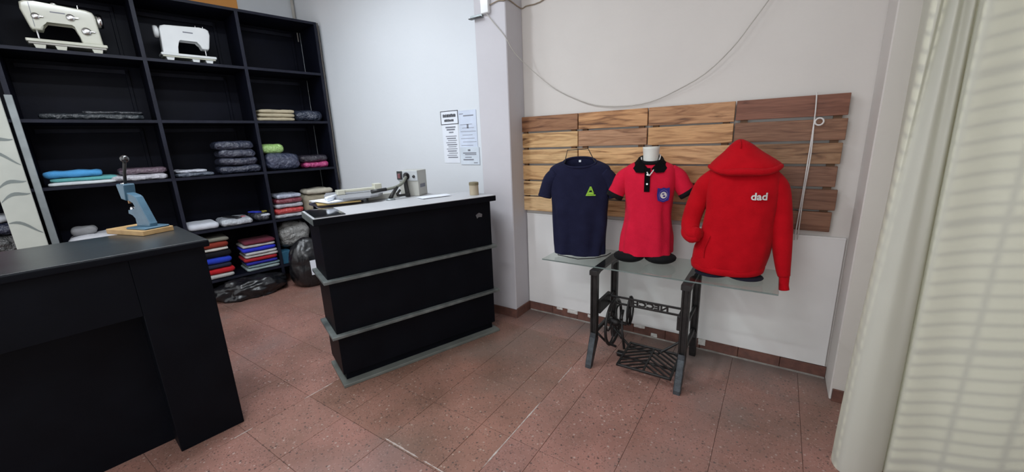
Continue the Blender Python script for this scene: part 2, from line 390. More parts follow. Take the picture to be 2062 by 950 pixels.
# ------------------------------------------------------------------ room shell
CEIL = 3.75
fl = struct(obj('floor', bx(-4.6, 4.85, -4.9, 0.25, -0.06, -0.004), M_grout), 'red brown terrazzo tile floor with worn grey patches')
T = 0.3838; X0 = -0.56; Y0 = -0.76; g = 0.0011
tile_meshes = {}
def tile(x0, x1, y0, y1):
    key = (round(x1 - x0, 3), round(y1 - y0, 3))
    wx, wy = (x1 - x0) / 2 - g, (y1 - y0) / 2 - g
    if key not in tile_meshes:
        bm = NB(); box(bm, -wx, wx, -wy, wy, -0.012, 0.0); bmesh.ops.bevel(bm, geom=[e for e in bm.edges if all(v.co.z > -0.001 for v in e.verts)], offset=0.0009, segments=1, affect='EDGES')
        o = obj('floor_tile', bm, M_terr, fl); tile_meshes[key] = o.data
    else: o = obj('floor_tile', tile_meshes[key], M_terr, fl)
    o.location = ((x0 + x1) / 2, (y0 + y1) / 2, 0)
    k = rnd.uniform(0.96, 1.04)
    o.color = (k, k * rnd.uniform(0.985, 1.015), k * rnd.uniform(0.98, 1.015), 1)
    cx, cy = (x0 + x1) / 2, (y0 + y1) / 2
    if -0.7 < cx < 0.8 and -2.0 < cy < -0.3: o.color = (k * 0.86, k * 0.86, k * 0.80, 1)     # browner, dirtier field left of the seam
xs = [X0 + T * i for i in range(-9, 10)]; xs = sorted([x for x in xs if -4.2 < x < 2.75] + [0.79])
ys = [Y0 + T * i for i in range(-10, 3)]; ys = [y for y in ys if -4.7 < y < 0.02] + [0.0]
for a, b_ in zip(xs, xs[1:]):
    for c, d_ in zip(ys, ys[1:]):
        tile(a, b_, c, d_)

M_whgrout = mat('white cement smear', (0.55, 0.50, 0.46), 0.9, (0.36, 0.28, 0.25), 40)
for (xa, ya, xb, yb, w0) in ((0.79, -1.78, 0.79, -1.18, 0.0035), (0.79, -0.95, 0.79, -0.72, 0.0025), (0.19, -1.90, 0.46, -1.90, 0.004), (0.50, -1.90, 0.66, -1.90, 0.003), (-0.56, -2.36, -0.56, -2.26, 0.003), (-0.56, -1.95, -0.56, -1.74, 0.003)):
    pa, pb = Vector((xa, ya, 0)), Vector((xb, yb, 0)); d = (pb - pa).normalized(); n_ = Vector((-d.y, d.x, 0)); bm = NB(); A_, B_ = [], []
    for k in range(25):
        p = pa.lerp(pb, k / 24); wv = 1.5 * w0 * (0.35 + 0.9 * abs(noise.noise(Vector((k * 0.45, xa * 9, ya * 7))))) * min(1, k / 2, (24 - k) / 2) + 0.0003
        A_.append(bm.verts.new(p + n_ * wv)); B_.append(bm.verts.new(p - n_ * wv))
    oc = [v.co.xy[:] for v in A_] + [v.co.xy[:] for v in B_[::-1]]; bm.free(); bm = NB(); prism(bm, oc, 0.0, 0.0012, 'Z')
    obj('cement_smear', bm, M_whgrout, fl, loc=(0, 0, 0.0001))
wb = struct(obj('wall_back', bx(-4.0, 2.66, 0.0, 0.2, 0, CEIL), M_wall), 'off white back wall behind the boards')
colL = struct(obj('wall_column_left', bx(-0.31, 0.0, -0.24, 0.0, 0, CEIL, bev=0.006), M_lilac), 'lilac white column jutting from the wall')
colR = struct(obj('wall_column_right', bx(2.275, 2.62, -0.262, 0.0, 0, CEIL, bev=0.006), M_wall), 'white pillar between back wall and curtain')
# cold lamp light put into the wall colour left of the column
struct(obj('wall_back_left', bx(-3.9, -0.31, -0.006, 0.0, 0, CEIL), M_wall_lamplit), 'white wall between shelves and column with cold lamp light in its colour')
th = R_(10); SD = Vector((math.sin(th), math.cos(th), 0)); SB = Vector((-math.cos(th), math.sin(th), 0)); SP = Vector((-2.948, -0.832, 0)); SROT = R_(80)
def S(s, y, z): return SP + SD * s + SB * y + Vector((0, 0, z))
wl = struct(obj('wall_left', bx(-4.2, 0.95, 0.515, 0.70, 0, CEIL), M_wall_lamplit, loc=SP, rot=(0, 0, SROT)), 'white wall behind the black shelves')
struct(obj('wall_left_band', bx(-4.2, 0.14, 0.507, 0.516, 3.05, CEIL), M_orange, loc=SP, rot=(0, 0, SROT)), 'orange painted band above the shelves')
# window wall to the right of the pillar
WY = -0.27; wx0, wx1, wz0, wz1 = 2.62, 4.30, 0.12, 2.75
bm = NB()
box(bm, wx1, 4.75, WY, WY + 0.18, 0, CEIL); box(bm, wx0, wx1, WY, WY + 0.18, 0, wz0); box(bm, wx0, wx1, WY, WY + 0.18, wz1, CEIL)
wr = struct(obj('wall_front_right', bm, M_wall), 'white wall around the curtained window')
struct(obj('wall_right', bx(4.7, 4.85, -4.9, WY + 0.18, 0, CEIL), M_wall), 'white side wall right of the window')
ce = struct(obj('ceiling', bx(-4.6, 4.85, -4.9, 0.2, CEIL, CEIL + 0.1), M_ceil), 'white ceiling')
# window with security grille
wn = struct(obj('window_1', bx(wx0, wx1, WY + 0.06, WY + 0.11, wz0, wz0 + 0.05), M_frame), 'window with security grille behind the curtains')
for a in ((wx0, wx1, wz1 - 0.05, wz1), (wx0, wx0 + 0.03, wz0, wz1), (wx1 - 0.05, wx1, wz0, wz1), (3.46, 3.50, wz0, wz1)):
    obj('window_frame', bx(a[0], a[1], WY + 0.06, WY + 0.11, a[2], a[3]), M_frame, wn)
for a, b_ in ((wx0 + 0.03, 3.46), (3.50, wx1 - 0.05)): obj('window_pane', bx(a, b_, WY + 0.082, WY + 0.088, wz0 + 0.05, wz1 - 0.05), M_pane, wn)
zb = wz0 + 0.08; hb = bx(wx0 + 0.005, wx1 - 0.005, -0.004, 0.004, -0.0055, 0.0055); first = None; i = 0
while zb < wz1:
    if first is None: o = obj('grille_bar', hb, M_frame, wn); first = o.data
    else: o = obj('grille_bar', first, M_frame, wn)
    o.location = (0, WY + 0.02, zb); o.scale = (1, 1, 2.4 if i % 9 == 4 else 1.0); zb += 0.062; i += 1
first = None; xb = wx0 + 0.06
while xb < wx1:
    if first is None: o = obj('grille_bar', bx(-0.006, 0.006, -0.004, 0.004, wz0 + 0.05, wz1 - 0.05), M_frame, wn); first = o.data
    else: o = obj('grille_bar', first, M_frame, wn)
    o.location = (xb, WY + 0.030, 0); xb += 0.155

# baseboards: short ceramic pieces
def baseboard(name, label, p0, p1, nrm, h, seed):
    r = random.Random(seed); p0 = Vector((*p0, 0)); p1 = Vector((*p1, 0)); d = (p1 - p0); Ln = d.length; d.normalize(); n = Vector((*nrm, 0))
    root = struct(obj(name, bx(0, Ln, 0.0, 0.006, 0, h * 0.95), M_grout, loc=p0, rot=(0, 0, math.atan2(d.y, d.x))), label)
    sgn = -1 if n.dot(Vector((-d.y, d.x, 0))) < 0 else 1
    k = max(1, round(Ln / 0.262)); wv = Ln / k
    for j in range(k):
        bm = bx(j * wv + 0.0012, (j + 1) * wv - 0.0012, *sorted((0.0, sgn * 0.013)), 0.0, h + r.uniform(-0.004, 0.004), bev=0.002)
        obj('baseboard_tile', bm, M_brick, root)
    return root
bbh = 0.082
bb = baseboard('baseboard_back', 'dark red ceramic baseboard under the white panel', (0.0, 0.0), (2.275, 0.0), (0, -1), bbh, 1)
baseboard('baseboard_column_side', 'dark red baseboard on the column side', (0.0, -0.24), (0.0, -0.014), (1, 0), bbh, 2)
baseboard('baseboard_column_front', 'dark red baseboard on the column front', (-0.31, -0.24), (0.013, -0.24), (0, -1), bbh, 3)
baseboard('baseboard_right', 'dark red baseboard on the right pillar', (2.285, -0.262), (2.62, -0.262), (0, -1), bbh, 4)
for x, wd, zz, hh in ((0.33, 0.06, 0.063, 0.022), (0.46, 0.10, 0.052, 0.034), (1.06, 0.09, 0.060, 0.026), (1.18, 0.05, 0.010, 0.03), (1.53, 0.05, 0.035, 0.05), (0.62, 0.025, 0.05, 0.03)):
    bm = puffy(wd, 0.007, hh, 0.003, 4, 0.003, 60, x)
    obj('plaster_patch', bm, M_plaster, bb, loc=(x, -0.0155, zz))
# dusty mortar fillet where floor meets wall
bm = NB(); tube(bm, [(0.02 + 0.1125 * i, -0.016 - 0.004 * noise.noise(Vector((i * 0.7, 0, 0))), 0.0) for i in range(21)], [0.009 + 0.005 * noise.noise(Vector((i * 0.9, 2, 0))) for i in range(21)], 6)
obj('mortar_fillet', bm, mat('dusty mortar', (0.33, 0.31, 0.28), 0.9, (0.20, 0.18, 0.165), 18), bb)

# white board covering the lower wall
pn = struct(obj('trim_1', bx(0.006, 2.264, -0.018, -0.001, 0.086, 0.948, bev=0.002), M_panel), 'white painted sheet panel covering the lower wall')
obj('panel_top_edge', bx(0.006, 2.264, -0.0200, -0.001, 0.938, 0.951, bev=0.001), M_panel, pn)

# ------------------------------------------------------------------ ceiling lamps (above the frame)
def lamp(loc, rotz, power, label, col=(0.86, 0.93, 1.0), ln=1.22):
    t = thing('fluorescent_fixture', label, 'ceiling light', loc, rotz)
    obj('housing', bx(-ln / 2, ln / 2, -0.08, 0.08, -0.05, 0.0, bev=0.008), M_white_en, t)
    for s in (-1, 1):
        bm = NB(); lathe(bm, [(0, -ln / 2 + 0.02), (0.013, -ln / 2 + 0.02), (0.013, ln / 2 - 0.02), (0, ln / 2 - 0.02)], 10, (0, s * 0.045, -0.066), 'X'); obj('tube', bm, M_tube, t, smooth=True)
    ld = bpy.data.lights.new('tube_light', 'AREA'); ld.shape = 'RECTANGLE'; ld.size = ln; ld.size_y = 0.14; ld.energy = power; ld.color = col
    lo = link(bpy.data.objects.new('tube_light', ld)); lo.parent = t; lo.location = (0, 0, -0.085)
    for z in (-0.3, 0.3):
        pass
    bm = NB(); box(bm, -0.03, 0.03, -0.03, 0.03, 0.0, CEIL - loc[2]); obj('ceiling_mount', bm, M_white_en, t)
    return t
lamp((-1.55, -1.60, 3.50), R_(80), 26, 'long white fluorescent light above the black shelves')
lamp((-0.80, -2.30, 3.50), R_(80), 42, 'long white fluorescent light above the counters')
lamp((0.9, -3.3, 3.55), 0.0, 38, 'added fill light in a fluorescent fixture over the front of the shop', (0.95, 0.97, 1.0))  # unseen extra lamp, added as fill for the plank wall and lower parts

# ------------------------------------------------------------------ shelving unit
sh = thing('shelving_unit', 'tall navy black wooden shelving unit full of folded clothes', 'shelves', SP, SROT)
SDEP = 0.47; LV = [0.25, 0.80, 1.36, 1.915, 2.47, 3.03]; UP = [-2.62, -1.70, -0.825, -0.02, 0.77]; tk = 0.026
for i, s in enumerate(UP):
    o = obj('upright', bx(s - tk / 2, s + tk / 2, 0.004, SDEP, 0, 3.03 - tk), M_shelf, sh)
    obj('front_edge', bx(s - tk / 2 - 0.002, s + tk / 2 + 0.002, -0.004, 0.004, 0, 3.03), M_shelf_edge, o)
for j, z in enumerate(LV):
    for a, b_ in zip(UP, UP[1:]):
        top = z == LV[-1]
        o = obj('top_board' if top else 'shelf_board', bx(a + tk / 2, b_ - tk / 2, 0.002, SDEP, z - tk, z), M_shelf, sh)
        obj('front_edge', bx(a + tk / 2, b_ - tk / 2, -0.004, 0.002, z - tk, z), M_shelf_edge, o)
        if not top: pass
for a, b_ in zip(UP, UP[1:]):
    obj('back_panel', bx(a, b_, SDEP, SDEP + 0.012, 0, 3.03), M_shelf, sh)
# battens of the back frames seen inside the bays
for a, b_ in zip(UP[1:], UP[2:]):
    for j in (2, 3, 4):
        z = LV[j]; zt = LV[j + 1] - tk if j < 5 else z
        obj('batten', bx(a + 0.05, b_ - 0.1, SDEP - 0.018, SDEP, zt - 0.07, zt - 0.03, bev=0.003), M_shelf_edge, sh)
        obj('batten', bx(b_ - 0.13, b_ - 0.10, SDEP - 0.018, SDEP, z, zt - 0.02, bev=0.003), M_shelf, sh)
obj('metal_edge_trim', bx(UP[1] - 0.022, UP[1] + 0.022, -0.020, -0.0045, 0.30, 2.10, bev=0.003), M_alu, sh)
# cable clipped down the right end of the shelves
bm = NB(); tube(bm, [S(0.795 + 0.008 * noise.noise(Vector((z * 3, 0, 0))), -0.004, z) for z in [1.15 + 0.125 * i for i in range(16)]], 0.007, 6)
tag(obj('cable', bm, M_wire_dk, smooth=True), 'thin dark cable running down the right end of the shelves', 'cable')
bm = NB(); tube(bm, [S(0.80, 0.475, 3.05), S(0.80, 0.475, CEIL)], 0.016, 8)
bm2 = NB(); tube(bm2, [(-3.30, -0.03, 2.9), (-3.30, -0.03, CEIL)], 0.018, 8)
tag(obj('conduit_pipe', bm2, M_wire, smooth=True), 'thin conduit pipe in the wall corner above the shelves', 'pipe'); bm.free()

PM = {}
def pm(kind, col):
    k = (kind, col)
    if k not in PM:
        PM[k] = (plastic if kind == 'p' else fabric)(('wrapped ' if kind == 'p' else 'folded ') + 'cloth %d' % len(PM), col)
    return PM[k]
def cloth(name, label, cat, s, y, z, w_, d_, h_, kind, col, seed=1, group=None, rot=0.0, amp=None, sag=0.0, r=None, cuts=8):
    bm = puffy(w_, d_, h_, r, cuts, amp if amp is not None else (0.007 if kind == 'p' else 0.004), 11, seed, sag)
    o = obj(name, bm, pm(kind, col), loc=S(s, y, z + 0.0005), rot=(0, 0, SROT + rot), smooth=True)
    return tag(o, label, cat, group)
W_ = (0.62, 0.66, 0.74); NV = (0.028, 0.034, 0.062); BK = (0.012, 0.012, 0.016); RD = (0.42, 0.015, 0.02); BL = (0.03, 0.05, 0.50)
# row 2 (second from the top)
cloth('flat_garment_bag', 'dark plastic garment bag lying flat on the second shelf', 'bag', -1.25, 0.20, LV[3], 0.66, 0.32, 0.055, 'p', (0.020, 0.027, 0.034), 3)
cloth('flat_garment_bag', 'thin dark sleeve on the garment bag on the second shelf', 'bag', -1.12, 0.22, LV[3] + 0.056, 0.40, 0.26, 0.025, 'p', (0.022, 0.026, 0.034), 4)
for k in range(3):
    cloth('folded_cloth', ['bottom beige cloth of the stack under the right top bay', 'middle beige cloth of the stack under the right top bay', 'top beige cloth of the stack under the right top bay'][k], 'cloth', 0.205 + 0.01 * k, 0.19, LV[3] + 0.043 * k, 0.40 - 0.015 * k, 0.30, 0.042, 'f', (0.54, 0.47, 0.33), 10 + k, 'beige folded cloths', amp=0.006)
cloth('plastic_package', 'dark navy plastic package beside the beige cloths', 'package', 0.58, 0.20, LV[3], 0.32, 0.32, 0.13, 'p', (0.035, 0.045, 0.075), 21, amp=0.014)
# row 3
cloth('folded_cloth', 'white cloth at the bottom of the light blue pile', 'cloth', -1.435, 0.20, LV[2], 0.42, 0.34, 0.03, 'f', (0.70, 0.74, 0.76), 31, 'light blue pile')
cloth('folded_cloth', 'teal cloth in the middle of the light blue pile', 'cloth', -1.42, 0.22, LV[2] + 0.031, 0.42, 0.32, 0.035, 'f', (0.14, 0.42, 0.42), 32, 'light blue pile')
cloth('folded_cloth', 'light blue cloth on top of its pile beside the grey trim', 'cloth', -1.48, 0.20, LV[2] + 0.067, 0.36, 0.30, 0.058, 'f', (0.09, 0.36, 0.72), 33, 'light blue pile', amp=0.010)
cloth('plastic_package', 'clear plastic package of white and blue clothes behind the lever', 'package', -1.05, 0.19, LV[2], 0.40, 0.32, 0.055, 'p', (0.58, 0.57, 0.62), 41, amp=0.010)
cloth('plastic_package', 'purple brown clothes in clear plastic on the white package', 'package', -1.02, 0.21, LV[2] + 0.056, 0.36, 0.30, 0.058, 'p', (0.15, 0.10, 0.13), 42, amp=0.012)
cloth('plastic_package', 'flat white package lying left of the navy stack', 'package', -0.64, 0.19, LV[2], 0.32, 0.30, 0.04, 'p', (0.10, 0.12, 0.16), 43)
cloth('folded_cloth', 'white cloth lying on the flat package left of the navy stack', 'cloth', -0.66, 0.20, LV[2] + 0.041, 0.26, 0.26, 0.028, 'p', (0.66, 0.68, 0.76), 44)
for k in range(4):
    cloth('plastic_package', ['lowest navy package of the plastic wrapped stack', 'second navy package from below in the wrapped stack', 'third navy package from below in the wrapped stack', 'topmost navy package of the plastic wrapped stack'][k], 'package', -0.235 - 0.012 * (k == 3) + 0.01 * (k == 0), 0.19, LV[2] + 0.086 * k, (0.40, 0.36, 0.34, 0.36)[k], 0.32, 0.085, 'p', (NV, (0.03, 0.033, 0.06), (0.04, 0.045, 0.075), NV)[k], 50 + k, 'navy plastic packages', rot=0.03 * (k - 1.5), amp=0.013)
cloth('plastic_package', 'big bulging navy package under the lime one', 'package', 0.20, 0.19, LV[2], 0.36, 0.34, 0.195, 'p', (0.05, 0.06, 0.11), 61, amp=0.016, r=0.075)
cloth('plastic_package', 'lime green package on the bulging navy one', 'package', 0.12, 0.19, LV[2] + 0.196, 0.25, 0.28, 0.105, 'p', (0.42, 0.66, 0.22), 62, amp=0.008)
cloth('plastic_package', 'bright pink package under the charcoal one', 'package', 0.575, 0.19, LV[2], 0.30, 0.28, 0.072, 'p', (0.55, 0.06, 0.22), 63, amp=0.010)
cloth('plastic_package', 'charcoal package on the bright pink one', 'package', 0.56, 0.19, LV[2] + 0.073, 0.33, 0.30, 0.082, 'p', (0.035, 0.03, 0.045), 64, amp=0.010)
# row 4
cloth('folded_cloth', 'white cloth lying low behind the eyelet press', 'cloth', -1.42, 0.20, LV[1], 0.42, 0.34, 0.10, 'f', (0.66, 0.66, 0.70), 71, amp=0.012)
cloth('folded_cloth', 'grey crumpled cloth on the white cloth behind the eyelet press', 'cloth', -1.52, 0.22, LV[1] + 0.101, 0.17, 0.2, 0.07, 'f', (0.30, 0.30, 0.31), 72, amp=0.016)
cloth('folded_shirt', 'white folded shirt at the left of the fourth row', 'shirt', -0.672, 0.18, LV[1], 0.27, 0.34, 0.07, 'f', (0.66, 0.68, 0.74), 73)
o = thing('folded_jersey', 'white and black sports jersey in plastic beside the white shirt', 'jersey', S(-0.372, 0.17, LV[1] + 0.0005), SROT)
obj('body', puffy(0.30, 0.34, 0.075, None, 8, 0.01, 11, 74), pm('p', (0.52, 0.55, 0.60)), o, smooth=True)
obj('stripe', puffy(0.07, 0.30, 0.022, None, 5, 0.003, 11, 75), pm('p', BK), o, loc=(-0.02, 0.0, 0.066), rot=(0, 0, 0.3), smooth=True)
obj('emblem', puffy(0.045, 0.045, 0.012, None, 4, 0.0, 11, 76), pm('f', (0.45, 0.10, 0.12)), o, loc=(0.08, -0.06, 0.073), smooth=True)
o = thing('folded_jersey', 'black jersey with blue flash and yellow crest in plastic', 'jersey', S(-0.120, 0.20, LV[1] + 0.0005), SROT)
obj('body', puffy(0.155, 0.36, 0.10, None, 8, 0.01, 11, 77), pm('p', (0.05, 0.055, 0.07)), o, smooth=True)
obj('flash', puffy(0.05, 0.16, 0.016, None, 5, 0.002, 11, 78), pm('f', BL), o, loc=(-0.04, -0.03, 0.094), rot=(0, 0, 0.5), smooth=True)
obj('crest', puffy(0.05, 0.06, 0.014, None, 4, 0.0, 11, 79), pm('f', (0.36, 0.30, 0.05)), o, loc=(0.05, -0.06, 0.094), smooth=True)
obj('trim', puffy(0.10, 0.05, 0.03, None, 4, 0.003, 11, 80), pm('p', W_), o, loc=(0.03, -0.155, 0.055), smooth=True)
for k, (h_, c_, lb) in enumerate(((0.045, (0.50, 0.52, 0.56), 'lowest white package of the red and white stack'), (0.07, (0.55, 0.04, 0.04), 'bright red package in the red and white stack'), (0.05, (0.50, 0.50, 0.55), 'white package between the two red ones'), (0.06, (0.22, 0.03, 0.05), 'dark red package of the red and white stack'), (0.05, (0.50, 0.54, 0.66), 'pale blue cloth topping the red and white stack'))):
    cloth('plastic_package', lb, 'package', 0.165 + 0.006 * k, 0.18, LV[1] + sum((0.046, 0.071, 0.051, 0.061)[:k]), 0.34 - 0.014 * k, 0.32, h_, 'p', c_, 81 + k, 'red and white packages', amp=0.009)
cloth('folded_cloth', 'tan cloth pile at the right end of the fourth row', 'cloth', 0.54, 0.20, LV[1], 0.36, 0.34, 0.24, 'f', (0.36, 0.32, 0.24), 90, amp=0.02, r=0.08)
cloth('folded_cloth', 'cream cloth on the tan pile at the right end', 'cloth', 0.56, 0.18, LV[1] + 0.238, 0.32, 0.30, 0.06, 'f', (0.62, 0.58, 0.48), 91, amp=0.012)
# row 5: two stacks of folded garments
z = LV[0]
for k, (h_, c_, lb) in enumerate(((0.050, (0.50, 0.50, 0.48), 'white garment at the bottom of the left stack'), (0.062, (0.50, 0.018, 0.025), 'bright red garment low in the left stack'), (0.048, (0.025, 0.028, 0.055), 'navy garment with white edge in the left stack'), (0.072, (0.025, 0.055, 0.50), 'royal blue garment in the left stack'), (0.072, BK, 'thick black garment in the left stack'), (0.030, (0.62, 0.60, 0.55), 'thin white garment above the black one'), (0.066, (0.26, 0.040, 0.025), 'rust red garment near the top of the left stack'), (0.040, (0.22, 0.21, 0.17), 'olive grey garment topping the left stack'))):
    cloth('folded_garment', lb, 'garment', -0.64 + 0.012 * math.sin(k * 2.1), 0.17, z, 0.30, 0.32, h_, 'f', c_, 100 + k, 'garments stacked on the left of the low shelf', amp=0.005); z += h_ + 0.001
z = LV[0]
for k, (h_, c_, lb) in enumerate(((0.034, (0.34, 0.42, 0.42), 'pale teal garment at the bottom of the right stack'), (0.030, (0.20, 0.29, 0.31), 'grey teal garment second from below in the right stack'), (0.040, (0.035, 0.035, 0.35), 'dark blue garment in the right stack'), (0.045, (0.42, 0.025, 0.035), 'red garment in the middle of the right stack'), (0.030, (0.55, 0.52, 0.50), 'thin white garment above the red one'), (0.036, (0.58, 0.57, 0.57), 'white garment under the bright blue one'), (0.050, (0.035, 0.045, 0.60), 'bright blue garment in the right stack'), (0.030, (0.50, 0.47, 0.46), 'white garment under the maroon one'), (0.040, (0.16, 0.030, 0.050), 'maroon garment topping the right stack'))):
    cloth('folded_garment', lb, 'garment', -0.205 + 0.010 * math.sin(k * 1.7), 0.17, z, 0.34 - 0.01 * (k % 3), 0.32, h_, 'f', c_, 120 + k, 'garments stacked on the right of the low shelf', amp=0.005); z += h_ + 0.001
cloth('cloth_bag', 'crumpled grey white fabric bag in the right bay of the low shelf', 'bag', 0.20, 0.20, LV[0] + 0.165, 0.36, 0.32, 0.31, 'p', (0.30, 0.295, 0.28), 140, amp=0.03, r=0.12, cuts=12)
cloth('plastic_package', 'grey package under the crumpled fabric bag', 'package', 0.29, 0.18, LV[0], 0.28, 0.32, 0.16, 'p', (0.36, 0.36, 0.36), 141, amp=0.012, r=0.05)
o = tag(obj('small_box', bx(-0.055, 0.055, -0.10, 0.10, 0, 0.15, bev=0.004), mat('teal blue card', (0.03, 0.13, 0.22), 0.5), loc=S(0.055, 0.12, LV[0] + 0.0005), rot=(0, 0, SROT)), 'small teal blue box in the right bay of the low shelf', 'box')
# left-most bay, seen beside the pale panel
cloth('folded_garment', 'pink garment in the far left bay', 'garment', -1.99, 0.16, LV[2], 0.34, 0.30, 0.11, 'f', (0.50, 0.08, 0.22), 150, amp=0.012)
cloth('folded_garment', 'dark red garment on the pink one in the far left bay', 'garment', -1.99, 0.17, LV[2] + 0.111, 0.32, 0.30, 0.08, 'f', (0.20, 0.01, 0.03), 151, amp=0.012)
cloth('folded_garment', 'charcoal garment at the bottom of the far left pile', 'garment', -2.0, 0.16, LV[1], 0.36, 0.30, 0.20, 'p', (0.03, 0.03, 0.03), 152, amp=0.02, r=0.06)
cloth('folded_garment', 'navy garment in the middle of the far left pile', 'garment', -1.99, 0.17, LV[1] + 0.201, 0.34, 0.30, 0.10, 'p', (0.02, 0.025, 0.06), 153, amp=0.015)
cloth('folded_garment', 'white garment on top of the far left pile', 'garment', -1.98, 0.17, LV[1] + 0.302, 0.30, 0.28, 0.06, 'f', (0.55, 0.58, 0.62), 154, amp=0.015)
# pale panel with grey leaf strokes standing in front of the left bay
pp = thing('patterned_panel', 'pale upright panel with grey leaf strokes left of the grey trim', 'panel', S(-1.825, -0.035, 0.0), SROT)
obj('board', bx(-0.085, 0.085, -0.012, 0.012, 0.0, 2.13, bev=0.004), mat('pale cream panel', (0.56, 0.58, 0.52), 0.5, (0.50, 0.52, 0.47), 5), pp)
M_leaf = mat('grey leaf print', (0.22, 0.25, 0.24), 0.6)
for k, (zz, up) in enumerate(((1.06, -1), (1.31, 1), (1.41, 1), (1.62, -1), (1.74, 1))):
    pts = []
    for q in range(9):
        t = q / 8; pts.append((-0.08 + 0.16 * t, -0.0135, zz + 0.08 * up * (t - 0.5) + 0.025 * math.sin(t * math.pi * 1.4)))
    bm = NB(); hw = [0.003 + 0.011 * math.sin(math.pi * q / 8) for q in range(9)]
    a = [bm.verts.new((p[0], p[1], p[2] + h)) for p, h in zip(pts, hw)]; b_ = [bm.verts.new((p[0], p[1], p[2] - h)) for p, h in zip(pts, hw)]
    for q in range(8): bm.faces.new((a[q], a[q + 1], b_[q + 1], b_[q]))
    obj('leaf_stroke', bm, M_leaf, pp)

# ------------------------------------------------------------------ sewing machines on the top shelf
def sewing_machine(name, label, s, z, mt, flip, sc=1.0, dial=True):
    t = thing(name, label, 'sewing machine', S(s, 0.17, z), SROT + (math.pi if flip else 0))
    t.scale = (sc, sc, sc)
    # head at -x, pillar at +x, seen from -y
    pr = [(-0.195, 0.335), (-0.20, 0.29), (-0.175, 0.165), (-0.165, 0.150), (-0.115, 0.150), (-0.105, 0.170), (-0.100, 0.205), (-0.085, 0.225), (0.055, 0.225), (0.075, 0.210), (0.085, 0.08), (0.205, 0.08), (0.195, 0.30), (0.185, 0.325), (0.150, 0.338), (-0.12, 0.352), (-0.17, 0.350)]
    bm = NB(); prism(bm, pr, -0.055, 0.055, bev=0.012, seg=3); obj('arm', bm, mt, t, smooth=False)
    obj('bed', bx(-0.215, 0.225, -0.085, 0.085, 0.058, 0.082, bev=0.006, seg=2), mt, t)
    obj('bed_rim', bx(-0.205, 0.215, -0.078, 0.078, 0.044, 0.058, bev=0.003), M_cream if mt is M_white_en else M_wire, t)
    for a, b_ in ((-0.17, -0.13), (-0.06, -0.02), (0.14, 0.18)): 
        bm = NB(); prism(bm, [(a, 0.0), (b_, 0.0), (b_ + 0.012, 0.045), (a - 0.012, 0.045)], -0.07, 0.07); obj('foot', bm, mt, t)
    bm = NB(); lathe(bm, [(0, 0.198), (0.032, 0.198), (0.052, 0.205), (0.055, 0.222), (0.050, 0.236), (0.02, 0.240), (0, 0.240)], 24, (0, 0, 0.275), 'X'); obj('handwheel', bm, M_chrome if dial else mt, t, smooth=True)
    bm = NB(); tube(bm, [(-0.145, 0, 0.155), (-0.145, 0, 0.10)], 0.006, 8); tube(bm, [(-0.145, 0, 0.105), (-0.145, 0, 0.083)], 0.003, 6); obj('needle_bar', bm, M_chrome, t)
    bm = NB(); box(bm, -0.160, -0.130, -0.012, 0.006, 0.084, 0.096, bev=0.002); obj('presser_foot', bm, M_chrome, t)
    if dial:
        for (x, zz, r) in ((-0.13, 0.245, 0.024), (0.055, 0.265, 0.026), (0.125, 0.175, 0.030)):
            bm = NB(); lathe(bm, [(r, -0.054), (r, -0.062), (r * 0.8, -0.070), (r * 0.35, -0.072), (0, -0.072)], 20, (x, 0, zz), 'Y'); o = obj('dial', bm, M_chrome, t, smooth=True)
            obj('dial_lever', bx(x + r * 0.6, x + r * 1.7, -0.072, -0.062, zz - 0.005, zz + 0.005, bev=0.002), M_chrome, o)
        bm = NB(); lathe(bm, [(0.024, 0.348), (0.026, 0.356), (0.022, 0.372), (0.008, 0.380), (0, 0.380)], 18, (-0.02, 0, 0.0)); obj('top_dial', bm, M_chrome, t, smooth=True)
        bm = NB(); lathe(bm, [(0.010, 0.348), (0.010, 0.362), (0.0, 0.366)], 12, (-0.14, 0, 0.0)); obj('top_knob', bm, M_chrome, t, smooth=True)
    else:
        obj('winder', bx(0.196, 0.226, -0.01, 0.01, 0.245, 0.262, bev=0.003), M_dkplastic, t)
    for x in (0.10, 0.16) if not dial else (0.11,):
        bm = NB(); tube(bm, [(x if dial else -x, 0, 0.34), (x if dial else -x, 0, 0.375)], 0.003, 6); obj('spool_pin', bm, M_chrome, t)
    obj('name_plate', bx(-0.05, 0.03, -0.0565, -0.0545, 0.285, 0.292), M_print, t) if dial else obj('name_plate', bx(-0.06, 0.02, 0.0545, 0.0565, 0.285, 0.295), M_print, t)
    if not flip: obj('face_seam', bx(-0.150, -0.147, -0.0562, -0.0545, 0.17, 0.34), M_print, t)
    return t
sewing_machine('sewing_machine', 'cream sewing machine with chrome dials in the left top bay', -1.29, LV[4], M_cream, False, 1.08)
sewing_machine('sewing_machine', 'white sewing machine without dials in the middle top bay', -0.46, LV[4], M_white_en, True, 1.0, False)

# ------------------------------------------------------------------ sacks at the foot of the shelves
o = tag(obj('garbage_sack', blob(0.34, 0.20, 0.23, 3, 0.26, 5, 3.0), M_sack, loc=S(-0.37, -0.02, 0), rot=(0, 0, SROT), smooth=True), 'crumpled black sack lying under the lowest shelf', 'sack')
t = thing('garbage_sack', 'tall full black sack with a white label beside the counter', 'sack', S(0.215, -0.23, 0), SROT)
bm = blob(0.22, 0.19, 0.58, 8, 0.11, 5, 3.0, 0.75)
for v in bm.verts:
    zz = v.co.z / 0.58
    if zz < 0.5: k = 1 + 0.25 * (0.5 - zz); v.co.x *= k; v.co.y *= k
obj('sack_body', bm, M_sack, t, smooth=True)
obj('label', bx(-0.045, 0.045, -0.252, -0.249, 0.16, 0.33), M_paper, t, rot=(R_(-4), 0, R_(-6)))

